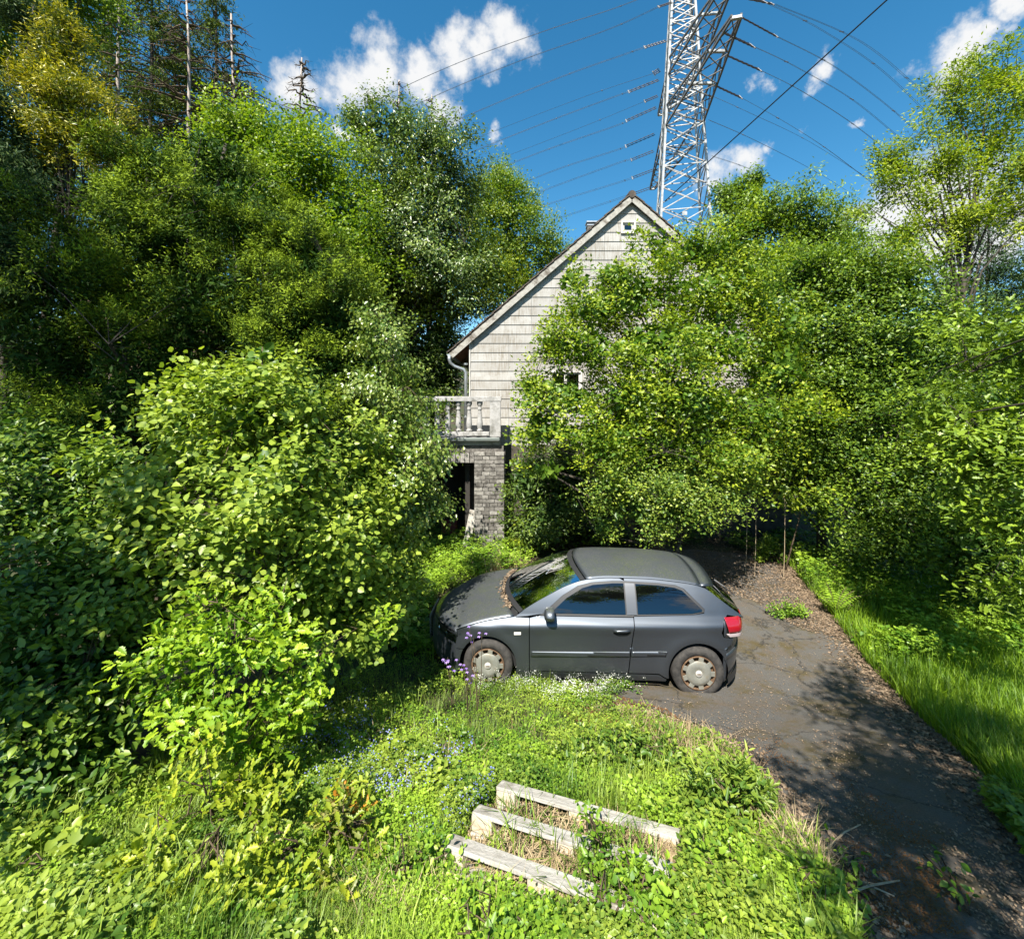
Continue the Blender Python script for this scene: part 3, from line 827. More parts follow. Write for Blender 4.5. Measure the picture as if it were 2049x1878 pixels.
    # the dark room under the balcony
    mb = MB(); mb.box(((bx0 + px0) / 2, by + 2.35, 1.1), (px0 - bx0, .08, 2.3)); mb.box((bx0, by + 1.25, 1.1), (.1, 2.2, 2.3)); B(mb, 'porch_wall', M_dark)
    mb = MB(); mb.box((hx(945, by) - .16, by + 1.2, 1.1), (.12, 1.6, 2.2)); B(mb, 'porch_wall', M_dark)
    return by, px0, px1


PIER_Y, PIER_X0, PIER_X1 = house()
# ------------------------------------------------------------------ pylon and its lines
M_steel = mat_noise('galvanised steel', (.27, .28, .28), (.43, .44, .44), 2.0, .55, metallic=.25, cc=(.22, .19, .16), scale2=.9, lo2=.55, hi2=.7)
M_steelD = mat_noise('weathered steel', (.17, .165, .16), (.30, .29, .28), 2.0, .65, metallic=.2)
M_steelA = mat_noise('shade darkened steel', (.09, .088, .085), (.17, .165, .16), 2.0, .7, metallic=.1)  # arm steel: the shade on the undersides is put into the colour
M_ins = mat_plain('brown glazed insulator', (.035, .028, .026), .35)
M_wire = mat_plain('aluminium line', (.085, .10, .12), .5, .4)
M_cable = mat_plain('black cable', (.008, .008, .009), .6)


def pylon():
    c = Vector((26.4, 70.0, 0)); yaw = R(-12)
    ex = Vector((math.cos(yaw), math.sin(yaw), 0)); ey = Vector((-math.sin(yaw), math.cos(yaw), 0))
    root = tagx(empty('electricity_pylon', (c.x, c.y, 0)), 'tall galvanised lattice electricity pylon rising behind the gabled house', 'pylon')
    cc = lambda p: Vector(p) - c
    def w(z): return max(7.3 - (z - 27.5) * .108, 1.6) / 2
    def cor(i, z): sx, sy = ((-1, -1), (1, -1), (1, 1), (-1, 1))[i]; k = w(z); return c + ex * (sx * k) + ey * (sy * k) + Vector((0, 0, z))
    for i in range(4):
        mb = MB(); zs = np.linspace(0, 76, 9)
        for a, b in zip(zs[:-1], zs[1:]): mb.bar(cc(cor(i, a)), cc(cor(i, b + .05)), .30, .30)
        mb.build('leg', M_steel, root)
    z = 16.0
    while z < 74:
        h = w(z) * 1.02; z2 = z + h
        for f in range(4):
            a, b = cor(f, z), cor((f + 1) % 4, z); a2, b2 = cor(f, z2), cor((f + 1) % 4, z2)
            MB().bar(cc(a), cc(b2), .14, .14).build('brace', M_steel, root)
            MB().bar(cc(b), cc(a2), .14, .14).build('brace', M_steelD, root)
            if int(z / 3) % 2 == 0: MB().bar(cc(a), cc(b), .12, .12).build('brace', M_steel, root)
        z = z2
    # cross arms: along the line of sight, so they are seen from below
    def arm(zr, tip, tipw, up, nb):
        tip = Vector(tip); sgn = -1 if tip.y < c.y else 1
        i0, i1 = (0, 1) if sgn < 0 else (3, 2)
        r = [cor(i0, zr), cor(i1, zr), cor(i0, zr + up), cor(i1, zr + up)]
        t = [tip - ex * tipw, tip + ex * tipw, tip - ex * tipw + Vector((0, 0, .35)), tip + ex * tipw + Vector((0, 0, .35))]
        for a, b in zip(r, t): MB().bar(cc(a), cc(b), .22, .22).build('arm_chord', M_steelA, root)
        for k in range(nb):
            f0, f1 = k / nb, (k + 1) / nb
            q0 = [a.lerp(b, f0) for a, b in zip(r, t)]; q1 = [a.lerp(b, f1) for a, b in zip(r, t)]
            for (a, b) in ((0, 1), (1, 0), (0, 2), (1, 3)):
                MB().bar(cc(q0[a]), cc(q1[b]), .11, .11).build('arm_brace', M_steelA, root)
        MB().bar(cc(t[0]), cc(t[1]), .40, .30).build('arm_end', M_steel, root)
        return r, t
    out = {}
    out['n1'] = arm(45.0, P(1474, 36, 50.3), .5, 3.2, 7)
    for px0, px1, py, Y in ((1376, 1428, 167, 62.0), (1413, 1451, 103, 56.0)):
        MB().bar(cc(P(px0, py, Y)), cc(P(px1, py, Y)), .35, .3).build('arm_end', M_steel, root)
    out['n2'] = arm(53.0, P(1462, -40, 53), .6, 2.6, 6)
    out['f1'] = arm(45.0, P(1306, 378, 92), .5, 3.2, 8)
    out['f2'] = arm(53.0, P(1322, 230, 88), .5, 2.6, 6)
    MB().bar(cc(P(1402, 30, 60)), cc(P(1440, 26, 60)), .3).build('arm_end', M_steel, root)
    # foot: plates where the bracing crosses
    MB().box(cc(P(1370, 427, 66)), (.7, .1, .55)).build('gusset_plate', M_steel, root)
    # insulator strings, paired, and the lines they hold
    R_ = [  # attachment px, string end px, path of the line, distances at the ends
        ((1455, -10), (1545, 8), [(1548, 8), (1723, 84), (1824, 165), (1885, 225), (1960, 310)], 58, 'topmost line on the right of the pylon, running off over the feathery tree'),
        ((1425, -18), (1530, 4), [(1533, 6), (1640, 58), (1761, 138), (1860, 232), (1930, 310)], 58, 'second line from the top on the right side of the pylon'),
        ((1484, 35), (1552, 72), [(1552, 72), (1680, 140), (1800, 232), (1870, 300)], 51, 'line from the outer tip of the pylon arm to the right'),
        ((1447, 65), (1505, 92), [(1505, 92), (1600, 138), (1720, 210), (1850, 320)], 53, 'line held by a triple string below the outer arm tip'),
        ((1452, 110), (1520, 140), [(1520, 140), (1610, 186), (1720, 258), (1830, 348)], 56, 'line from the middle of the near pylon arm to the right'),
        ((1428, 170), (1482, 195), [(1482, 195), (1580, 250), (1660, 302), (1760, 378)], 62, 'line from the inner bar of the near pylon arm to the right'),
        ((1405, 185), (1420, 192), [(1420, 190), (1500, 226), (1622, 285), (1760, 372)], 80, 'thin line leaving the far side of the pylon, right, upper'),
        ((1405, 232), (1418, 240), [(1418, 240), (1515, 283), (1647, 352), (1760, 425)], 84, 'thin line leaving the far side of the pylon, right, middle'),
        ((1412, 306), (1424, 312), [(1424, 312), (1500, 338), (1580, 375), (1680, 425)], 90, 'lowest thin line leaving the pylon towards the trees on the right')]
    L_ = [
        ((1345, 5), (1318, 14), [(1318, 14), (1210, 62), (1043, 121), (880, 188), (726, 261), (640, 305)], 66, 'line crossing the big cloud, second from the top on the left'),
        ((1352, -40), (1305, -12), [(1305, -12), (1215, 22), (1091, 62), (912, 128), (760, 198), (620, 276)], 66, 'topmost line on the left, crossing the middle of the big cloud'),
        ((1333, 82), (1290, 95), [(1290, 95), (1247, 110), (1121, 155), (948, 226), (850, 270)], 66, 'thick looking line below the cloud, left of the pylon'),
        ((1320, 140), (1308, 147), [(1308, 147), (1158, 198), (927, 287), (860, 316)], 72, 'thin line below the cloud from the upper left edge of the pylon'),
        ((1318, 160), (1258, 184), [(1258, 184), (1229, 194), (1095, 244), (942, 305), (860, 340)], 75, 'line from the first string of the left pylon edge'),
        ((1316, 192), (1290, 203), [(1290, 203), (1158, 257), (935, 343), (860, 374)], 77, 'line with a short string at the left pylon edge'),
        ((1313, 215), (1253, 242), [(1253, 242), (1229, 253), (1080, 305), (938, 362), (860, 395)], 80, 'line from the second long string of the left pylon edge'),
        ((1310, 268), (1252, 293), [(1252, 293), (1229, 302), (1126, 335), (1054, 363), (940, 408)], 83, 'line from the third long string of the left pylon edge'),
        ((1308, 302), (1263, 320), [(1263, 320), (1232, 328), (1072, 387), (980, 424)], 86, 'line from the short string above the house ridge'),
        ((1307, 340), (1265, 356), [(1265, 356), (1232, 367), (1083, 413), (990, 445)], 89, 'faint line just above the house ridge'),
        ((1306, 374), (1270, 387), [(1270, 387), (1200, 410), (1098, 443), (1040, 462)], 91, 'lowest faint line left of the pylon, ending at the house ridge')]
    for lst, side in ((R_, 1), (L_, -1)):
        for k, (a, b, path, Y, lab) in enumerate(lst):
            A = P(a[0], a[1], Y); Bp = P(b[0], b[1], Y + .6)
            n = 3 if k in (1, 3) else 2
            d = (Bp - A)
            if d.length > 2.2 or side < 0:
                perp = Vector((0, .35, .42))
                for q in range(n):
                    o_ = perp * (q - (n - 1) / 2) * 1.3
                    mb = MB(); m = 14; pts = []; rad = []
                    for t in range(m + 1):
                        pts.append(cc(A.lerp(Bp, t / m) + o_)); rad.append(.095 if t % 2 else .05)
                    mb.tube(pts, rad, 5); mb.build('insulator', M_ins, root)
                MB().bar(cc(Bp - perp * n * .65), cc(Bp + perp * n * .65), .12).build('yoke', M_steelD, root)
            n_p = len(path); pts = []
            for i, (px, py) in enumerate(path): pts.append(P(px, py, Y + .6 + i * (16 if side > 0 else 14)))
            # smooth
            sm = []
            for i in range(len(pts) - 1):
                p0 = pts[max(i-1, 0)]; p1 = pts[i]; p2 = pts[i+1]; p3 = pts[min(i+2, len(pts)-1)]
                for t in np.linspace(0, 1, 8, endpoint=False): sm.append(.5 * ((2*p1) + (p2-p0)*t + (2*p0-5*p1+4*p2-p3)*t*t + (3*p1-p0-3*p2+p3)*t**3))
            sm.append(pts[-1])
            mb = MB(); gapv = Vector((0, .30, .28)) * (1.25 if k in (0, 1, 3) and side > 0 or k < 3 and side < 0 else .9)
            for q in ((-1, 1) if not (side < 0 and k in (3, 5)) else (0,)):
                mb.tube([p + gapv * q for p in sm], [.016 + .00016 * p.y for p in sm], 4)
            for i in range(6, len(sm), 9): mb.bar(sm[i] - gapv * 1.1, sm[i] + gapv * 1.1, .14)
            o = mb.build('power_line', M_wire); tagx(o, lab, 'power line', 'lines strung from the pylon')
            # jumper loop from the arm
    return root


pylon()
mb = MB(); a = P(1331, 402, 14.0); b = P(1775, 0, 8.0); dv = b - a
mb.tube([a + dv * t + Vector((0, 0, .05 * (t * (t - 2.5)) * 2)) * 0 for t in np.linspace(0, 3.6, 20)], .0135, 6)
tagx(mb.build('service_cable', M_cable, None, True), 'single black service cable rising steeply from the roof past the pylon', 'cable')
# ------------------------------------------------------------------ the car
def pchip(xs, ys):
    xs = np.array(xs, float); ys = np.array(ys, float); h = np.diff(xs); d = np.diff(ys) / h; m = np.zeros_like(ys)
    for i in range(1, len(xs) - 1):
        if d[i-1] * d[i] > 0:
            w1 = 2*h[i] + h[i-1]; w2 = h[i] + 2*h[i-1]; m[i] = (w1 + w2) / (w1 / d[i-1] + w2 / d[i])
    m[0] = d[0]; m[-1] = d[-1]
    def f(x):
        x = min(max(x, xs[0]), xs[-1]); i = min(max(int(np.searchsorted(xs, x)) - 1, 0), len(xs) - 2); t = (x - xs[i]) / h[i]
        return float((2*t**3 - 3*t**2 + 1)*ys[i] + (t**3 - 2*t**2 + t)*h[i]*m[i] + (-2*t**3 + 3*t**2)*ys[i+1] + (t**3 - t**2)*h[i]*m[i+1])
    return f


FA, RA, WR = .87, 3.448, .315                           # axles, wheel radius
_plan = pchip([0, .05, .15, .35, .6, .9, 1.4, 2.2, 3.0, 3.45, 3.75, 3.95, 4.08, 4.16, 4.2], [.50, .60, .70, .80, .848, .868, .880, .8825, .878, .868, .840, .795, .735, .66, .58])
_sec = pchip([.12, .2, .27, .36, .55, .70, .805, .83, .88, .94, 1.0, 1.1, 1.2, 1.28, 1.34, 1.42], [.085, .045, .020, .012, .010, .008, .0, .005, .038, .074, .098, .142, .192, .240, .290, .36])
_crease = pchip([0, .5, 1.4, 2.8, 4.2], [-.065, -.045, -.005, .03, .05])    # the shoulder line climbs to the rear


def W(x, z):
    zc = z - _crease(x) * min(max((z - .55) / .25, 0), 1) * (1 if z < .95 else max(0, 1 - (z - .95) / .3))
    w = _plan(x) - _sec(zc)
    for ax in (FA, RA):
        r = math.hypot(x - ax, z - WR); w += .016 * math.exp(-((r - .40) / .085) ** 2) * (1 if z > .2 else .4)
    return w


_rail = pchip([1.22, 1.32, 1.62, 1.90, 2.12, 2.45, 2.85, 3.25, 3.48, 3.60, 3.78, 3.94, 4.02, 4.06], [.915, .985, 1.145, 1.265, 1.318, 1.340, 1.338, 1.314, 1.288, 1.255, 1.135, 1.02, .965, .935])
_fend = pchip([.42, .6, .8, 1.0, 1.22], [.715, .785, .840, .880, .915])


def car_paint():
    m, nt, out = mat_new('dusty grey metallic paint'); L = nt.links.new
    b = N(nt, 'ShaderNodeBsdfPrincipled'); pset(b, Metallic=.8, Roughness=.46); b.inputs['Coat Weight'].default_value = .6; b.inputs['Coat Roughness'].default_value = .10
    tc = N(nt, 'ShaderNodeTexCoord')
    def noise(s, d, st=(1, 1, 1), r=.7):
        mp = N(nt, 'ShaderNodeMapping'); mp.inputs['Scale'].default_value = st; L(tc.outputs['Object'], mp.inputs[0])
        n = N(nt, 'ShaderNodeTexNoise'); n.inputs['Scale'].default_value = s; n.inputs['Detail'].default_value = d; n.inputs['Roughness'].default_value = r; L(mp.outputs[0], n.inputs['Vector']); return n
    def rg(src, a, c, lo=0, hi=1):
        r = N(nt, 'ShaderNodeMapRange'); r.inputs[1].default_value = a; r.inputs[2].default_value = c; r.inputs[3].default_value = lo; r.inputs[4].default_value = hi; L(src, r.inputs[0]); return r.outputs[0]
    def mul(a, c):
        m_ = N(nt, 'ShaderNodeMath', operation='MULTIPLY'); L(a, m_.inputs[0]); L(c, m_.inputs[1]); return m_.outputs[0]
    g = N(nt, 'ShaderNodeNewGeometry'); sx = N(nt, 'ShaderNodeSeparateXYZ'); L(g.outputs['Normal'], sx.inputs[0])
    flat = rg(sx.outputs['Z'], .70, .95)                 # dirt and algae settle on what faces up
    algae = mul(mul(rg(noise(3.2, 8).outputs[0], .40, .60), rg(noise(45, 5).outputs[0], .44, .60)), flat)
    dust = mul(rg(noise(70, 4).outputs[0], .52, .66, 0, .8), flat)
    film = mul(flat, rg(noise(1.5, 4).outputs[0], .2, .8, .35, .65))
    def mix(f, a, c):
        x = N(nt, 'ShaderNodeMix', data_type='RGBA'); L(f, x.inputs[0])
        if isinstance(a, tuple): x.inputs[6].default_value = (*a, 1)
        else: L(a, x.inputs[6])
        x.inputs[7].default_value = (*c, 1); return x.outputs[2]
    c = mix(film, (.085, .096, .112), (.020, .021, .021)); c = mix(algae, c, (.062, .076, .036)); c = mix(dust, c, (.13, .125, .11))
    side = mul(rg(noise(9, 6, (.4, 1, 2.0)).outputs[0], .5, .75, 0, .4), rg(noise(60, 3).outputs[0], .4, .7))
    c = mix(side, c, (.075, .07, .065))
    L(c, b.inputs['Base Color'])
    L(rg(film, 0, .65, .46, .62), b.inputs['Roughness'])
    L(rg(film, 0, .65, .85, .1), b.inputs['Metallic'])
    L(rg(film, 0, .65, .6, .12), b.inputs['Coat Weight'])
    L(b.outputs[0], out.inputs[0]); return m


M_paint = car_paint()
M_black = mat_plain('black plastic', (.018, .018, .019), .55)
M_gap = mat_plain('black seam', (.006, .006, .006), .8)
M_rubber = mat_noise('dusty tyre rubber', (.022, .021, .020), (.055, .050, .045), 14, .85)
M_hub = mat_noise('dull silver hubcap', (.19, .19, .165), (.27, .27, .235), 8, .5, metallic=.35, cc=(.20, .17, .12), scale2=9, lo2=.5, hi2=.7)
M_rust = mat_noise('rusty wheel slot', (.06, .035, .02), (.15, .09, .05), 14, .9)
M_glassD = glass_mat('tinted side glass', (.16, .17, .18), 1.95)
M_glassW = glass_mat('windscreen glass', (.50, .62, .56), 1.55, .02)
M_red = mat_plain('red lamp lens', (.24, .006, .012), .18, coat=1)
M_clear = mat_plain('white lamp lens', (.36, .30, .30), .25, coat=1)
M_lamp = glass_mat('headlamp lens', (.75, .78, .80), 1.5)
M_chrome = mat_plain('bright reflector', (.7, .7, .7), .15, 1)
M_seat = mat_plain('dark seat cloth', (.04, .042, .045), .9)
M_dash = mat_plain('grey dashboard', (.06, .065, .062), .7)
M_badge = mat_plain('worn emblem', (.50, .48, .44), .45, .3)
M_amber = mat_plain('pale side repeater', (.75, .72, .66), .3)


def car():
    th = math.atan2(-.17, 2.626)
    ax = Vector((math.cos(th), math.sin(th))); ay = Vector((-math.sin(th), math.cos(th)))
    hub = Vector((2.27, 5.47)); o2 = hub - ax * RA + ay * .865
    root = tagx(empty('car', (o2.x, o2.y, .012), th), 'dusty dark grey three door hatchback parked across the asphalt drive', 'car')

    def side_patch(name, poly, mat, s=-1, off=0.0, step=.03, parent=root, arches=(), smooth=True, thick=0):
        """a panel cut to an outline in side view and bent onto the flank"""
        bm = bmesh.new(); vs = [bm.verts.new((x, 0, z)) for x, z in poly]
        bm.faces.new(vs)
        x0 = min(p[0] for p in poly); x1 = max(p[0] for p in poly); z0 = min(p[1] for p in poly); z1 = max(p[1] for p in poly)
        for a, b_, ax_ in ((x0, x1, 0), (z0, z1, 2)):
            v = math.floor(a / step) * step + step
            while v < b_:
                if v - a > .002 and b_ - v > .002:
                    co = (v, 0, 0) if ax_ == 0 else (0, 0, v); no = (1, 0, 0) if ax_ == 0 else (0, 0, 1)
                    bmesh.ops.bisect_plane(bm, geom=bm.verts[:] + bm.edges[:] + bm.faces[:], plane_co=co, plane_no=no)
                v += step
        bmesh.ops.triangulate(bm, faces=[f for f in bm.faces if len(f.verts) > 4])
        for v in bm.verts: v.co.y = s * (W(v.co.x, v.co.z) + off)
        bmesh.ops.recalc_face_normals(bm, faces=bm.faces[:])
        if sum(f.normal.y for f in bm.faces) * s < 0: bmesh.ops.reverse_faces(bm, faces=bm.faces[:])
        me = bpy.data.meshes.new(name); bm.to_mesh(me); bm.free()
        me.polygons.foreach_set('use_smooth', np.ones(len(me.polygons), bool))
        nn = []; e = .004
        for v in me.vertices:
            x, _, z = v.co; n_ = Vector((-(W(x + e, z) - W(x - e, z)) / (2 * e), 1, -(W(x, z + e) - W(x, z - e)) / (2 * e))).normalized(); nn.append((n_.x, n_.y * s, n_.z))
        me.normals_split_custom_set_from_vertices(nn)
        o = add(name, me, mat, parent)
        if thick >= .02: so = o.modifiers.new('thick', 'SOLIDIFY'); so.thickness = thick; so.offset = -1
        return o

    def arc(cx, r, a0, a1, n=18): return [(cx + r * math.cos(R(a)), WR + .005 + r * math.sin(R(a))) for a in np.linspace(a0, a1, n)]
    AR = .362
    sx = lambda f, a, b_, n: [(x, f(x)) for x in np.linspace(a, b_, n)]
    zs = .205
    for s in (-1, 1):
        # front wing
        a0 = math.degrees(math.asin((zs - WR) / AR)); wing = [(1.385, .27), (1.385, .905)] + [(1.22, .905)] + sx(_fend, 1.215, .46, 14) + [(.46, .50)] + [p for p in arc(FA, AR, 150, a0, 16)] + [(1.22, .215), (1.30, .235)]
        side_patch('front_wing', wing, M_paint, s, thick=.012)
        side_patch('bumper_corner', [(.468, .49)] + arc(FA, AR, 151, 197, 8) + [(.475, .215)], M_paint, s, .001)
        side_patch('bumper_corner', [(3.79, .22)] + arc(RA, AR, -16, 54.5, 10) + [(3.785, .598)], M_paint, s, .001)
        # door
        door = [(1.395, .27), (2.60, .285), (2.635, .60), (2.672, .86), (2.675, .945), (1.50, .93), (1.395, .905)]
        d = side_patch('door', door, M_paint, s, .0015, thick=.012)
        # quarter panel with roof rail and pillar
        glass_top = [(1.64, .955), (1.86, 1.13), (2.06, 1.235), (2.20, 1.272), (2.45, 1.292), (2.585, 1.294)]
        q_top = [(2.735, 1.292), (3.02, 1.282), (3.22, 1.262), (3.31, 1.235)]
        rail = [(1.225, .915), (1.36, .925)] + [(1.55, .952)] + [(x - .055, z + .022) for x, z in glass_top[1:3]] + [(2.18, 1.296), (2.45, 1.314), (2.60, 1.315)] + sx(_rail, 2.60, 1.22, 24)[1:]
        q = [(2.685, .955), (2.683, .86), (2.645, .60), (2.612, .285), (2.98, .292), (3.075, .235)] + [p for p in arc(RA, AR, 193, 55, 18)] + [(3.78, .60), (3.86, .66), (3.88, .72), (3.76, .74), (3.73, .80), (3.77, .93), (3.83, .985), (4.05, .945)] + \
            sx(_rail, 4.055, 2.60, 30) + [(2.60, 1.315), (3.02, 1.304), (3.24, 1.285), (3.34, 1.25), (3.56, 1.045), (3.545, 1.005), (3.40, .985)]
        side_patch('rear_quarter', q, M_paint, s, thick=.012)
        side_patch('windscreen_pillar', rail, M_paint, s, .0005, thick=.012)
        # glass and its black surround
        w1 = [(1.66, .945), (2.60, .962), (2.60, 1.302)] + glass_top[::-1][1:] + [(1.56, .955)]
        side_patch('window_surround', [(1.52, .935), (2.672, .95), (2.69, .96), (3.40, .985), (3.55, 1.012), (3.56, 1.045), (3.33, 1.252), (3.24, 1.288), (3.02, 1.306), (2.60, 1.317), (2.45, 1.316), (2.18, 1.298), (2.02, 1.26), (1.80, 1.148)], M_black, s, -.006)
        side_patch('door_window', [(1.70, .965), (2.585, .975), (2.585, 1.294)] + glass_top[::-1][1:-1] + [(1.655, .965)], M_glassD, s, .003)
        side_patch('rear_window', [(2.735, .982), (3.395, 1.003), (3.52, 1.025), (3.525, 1.045), (3.31, 1.235), (3.22, 1.262), (3.02, 1.282), (2.735, 1.292)], M_glassD, s, .003)
        side_patch('pillar_trim', [(2.60, .972), (2.722, .978), (2.722, 1.296), (2.60, 1.298)], mat_plain('satin pillar trim', (.10, .105, .115), .35, .4), s, .005)
        # sill, moulding, flank details
        side_patch('sill', [(1.235, .205), (1.28, .262), (2.98, .280), (3.065, .225), (3.06, .185), (1.25, .165)], M_paint, s, .004, thick=.012)
        side_patch('side_moulding', [(1.41, .455), (1.41, .515), (2.622, .555), (2.613, .497)], M_paint, s, .016, thick=.022)
        side_patch('side_moulding', [(2.638, .50), (2.645, .557), (3.07, .575), (3.05, .520)], M_paint, s, .014, thick=.02)
        side_patch('side_repeater', [(1.20, .715), (1.20, .752), (1.285, .756), (1.285, .719)], M_amber, s, .008, .02, thick=.01)
        # handle
        hx0, hx1, hzc = 2.42, 2.62, .80
        rec = side_patch('handle_recess', [(hx0, hzc - .03)] + [(hx0 + .02, hzc - .045), (hx1 - .02, hzc - .04), (hx1, hzc - .02), (hx1, hzc + .03), (hx0, hzc + .025)], M_gap, s, .003, .03, parent=d)
        mb = MB(); mb.tube([(hx0 + .0, s * (W(hx0, hzc) + .015), hzc + .012), (hx0 + .05, s * (W(hx0, hzc) + .034), hzc + .018), (hx1 - .05, s * (W(hx1, hzc) + .034), hzc + .022), (hx1, s * (W(hx1, hzc) + .015), hzc + .018)], [.014, .017, .017, .014], 8)
        mb.build('handle', M_paint, d, True)
        # mirror
        my = W(1.62, .96); mb = MB(); rows = []
        for t, r in ((0, .02), (.08, .072), (.3, .092), (.7, .098), (.93, .092), (1, .08)):
            rows.append([(1.60 + .13 * t - .03 + 0 * a, s * (my + .105 + r * 1.15 * math.cos(a)), .995 + r * .80 * math.sin(a)) for a in np.linspace(0, 2*math.pi, 15)])
        mb.grid(rows if s < 0 else [r[::-1] for r in rows]); mb.poly(rows[-1][:-1])
        mb.build('mirror', M_paint, root, True)
        mb = MB(); mb.tube([(1.66, s * (my - .02), .945), (1.66, s * (my + .06), .955)], [.03, .025], 8); mb.build('mirror_foot', M_black, root, True)

    def loft(name, rows, mat, parent=root, thick=.0, flip=False, off=None):
        mb = MB(); mb.grid(rows if not flip else [r[::-1] for r in rows]); o = mb.build(name, mat, parent, True)
        if thick: so = o.modifiers.new('thick', 'SOLIDIFY'); so.thickness = thick; so.offset = -1
        return o
    U = np.linspace(-1, 1, 23)

    def cross(x, z, bow, lift, hw=None, inset=0.0, p=2):
        w = (W(x, z) if hw is None else hw) - inset
        return [(x - bow * (1 - abs(u) ** p), u * w, z + lift * (1 - abs(u) ** 2.2)) for u in U]
    # roof, windscreen, bonnet, hatch
    roof = [cross(x, _rail(x), .13 * max(0, 1 - (x - 2.12) / .7) - .03 * max(0, (x - 3.2) / .5), .085 - .03 * max(0, (x - 3.2) / .6)) for x in np.linspace(2.12, 3.56, 20)]
    loft('roof', roof, M_paint, flip=False, thick=.012)
    wsl = lambda x: (x - 1.22) / .9
    ws = [cross(x, _rail(x), .24 - .115 * wsl(x), .035 + .05 * wsl(x), inset=.014) for x in np.linspace(1.26, 2.105, 12)]
    loft('windscreen', ws, M_glassW)
    band = [[tuple(Vector(p) + Vector((-.002, 0, .004))) for p in r] for r in (cross(2.105, _rail(2.105), .129, .084, inset=.010), cross(2.045, _rail(2.045), .135, .081, inset=.012))]
    loft('windscreen_band', band[::-1], M_black)
    low = [[tuple(Vector(p) + Vector((-.002, 0, .004))) for p in r] for r in (cross(1.262, _rail(1.262), .236, .036, inset=.012), cross(1.31, _rail(1.31), .229, .040, inset=.012))]
    loft('windscreen_band', low, M_black)
    bon = [cross(x, _fend(x) + .003, .05 + .17 * ((x - .46) / .76), .052, inset=-.008) for x in np.linspace(.46, 1.20, 14)]
    nose = [[(p[0] * (1 - t) + (.05 + .43 * abs(u) ** 2.5) * t, p[1] * (1 - .0 * t), p[2] * (1 - t) + (.655 + .02 * (1 - u * u)) * t - .0 * t + .03 * math.sin(math.pi * t)) for p, u in zip(bon[0], U)] for t in (1, .66, .33)]
    loft('bonnet', nose + bon, M_paint, thick=.012)
    mb = MB(); mb.grid([cross(1.195, _fend(1.195) - .035, .215, .03), cross(1.29, _rail(1.26) - .04, .235, .035)]); mb.build('cowl', M_black, root, True)
    hat = [cross(x, _rail(x) - .004, -.05 - .035 * (x - 3.6), .05 - .03 * ((x - 3.6) / .4), inset=.035) for x in np.linspace(3.63, 4.03, 9)]
    loft('rear_screen', hat, M_glassD)
    hat2 = [[tuple(Vector(p) + Vector((-.012, 0, -.012))) for p in r] for r in [cross(x, _rail(x) - .004, -.05 - .035 * (x - 3.6), .05 - .03 * ((x - 3.6) / .4), inset=.0) for x in np.linspace(3.56, 4.055, 10)]]
    loft('hatch_frame', hat2, M_black)
    spo = [cross(x, _rail(3.555) - (x - 3.555) * .16, -.03, .055, hw=W(3.555, _rail(3.555)) - .004 - (x - 3.555) * .5) for x in (3.555, 3.63, 3.74)]
    loft('roof_spoiler', spo, M_paint, thick=.02)
    mb = MB(); mb.tube([(3.95, -.02, 1.13), (4.05, -.12, 1.075), (4.10, -.32, 1.04)], [.012, .009, .006], 5); mb.build('rear_wiper', M_black, root)

    # wrapped front and rear: a plan curve swept over heights
    def wrap(x_side, depth, hw, xs_end, n=29, p=2.6, front=True):
        pts = []
        for u in np.linspace(-1, 1, n):
            x = depth * (1 - abs(u) ** p); pts.append((xs_end - x if front else xs_end + x, u * hw))
        return pts
    def bumper(front):
        prof = [(.17, .05), (.22, .01), (.32, 0), (.42, .0), (.50, .006), (.56, .012), (.60, .03), (.65, .05)] if front else [(.20, .07), (.26, .02), (.36, .0), (.46, .0), (.54, .0), (.58, .012), (.62, .035), (.70, .05)]
        rows = []
        for z, ins in prof:
            if front: pl = wrap(None, .50 - ins, W(.47, max(z, .3)) - .002, .49, front=True, p=2.4)
            else: pl = wrap(None, .37 - ins, W(3.78, max(z, .3)) - .002 + (.0 if z < .6 else 0), 3.76, front=False, p=3.0)
            rows.append([(x, y, z) for x, y in pl])
        return rows
    fr = bumper(True); loft('front_bumper', fr, M_paint, thick=.015, flip=True)
    rb_ = bumper(False); loft('rear_bumper', rb_, M_paint, thick=.015)
    strip = [[(p[0] + .012 * (1 if abs(p[1]) < .7 else .6), p[1] * 1.008, z) for p in rb_[3]] for z in (.47, .50, .535)]
    loft('bumper_strip', strip, M_paint, thick=.02)
    mb = MB(); mb.grid([[(p[0] + .06, p[1] * .97, z) for p in rb_[0]] for z in (.16, .26)]); mb.build('rear_valance', M_black, root, True)
    mb = MB(); mb.grid([[(p[0] + .02, p[1] * .97, z) for p in fr[0]] for z in (.13, .22)]); mb.build('front_lip', M_black, root, True)
    # grille: a frame of bars in the middle of the nose
    mb = MB()
    for z in np.linspace(.30, .62, 9): mb.tube([(-.012 + .02 * (z - .3), y, z) for y in np.linspace(-.23, .23, 7)], .008, 4)
    mb.build('grille', M_black, root)
    mb = MB(); mb.tube([(-.014, -.25, .63), (-.02, -.2, .28), (-.02, .2, .28), (-.014, .25, .63), (-.014, -.25, .63)], .012, 6); mb.build('grille_frame', M_hub, root)
    for k in (-.09, -.03, .03, .09):
        mb = MB(); mb.tube([(-.026, k + .043 * math.cos(a), .57 + .043 * math.sin(a)) for a in np.linspace(0, 2*math.pi, 17)], .007, 5); mb.build('emblem_ring', M_chrome, root)
    # hatch below the glass, lamps
    rows = []
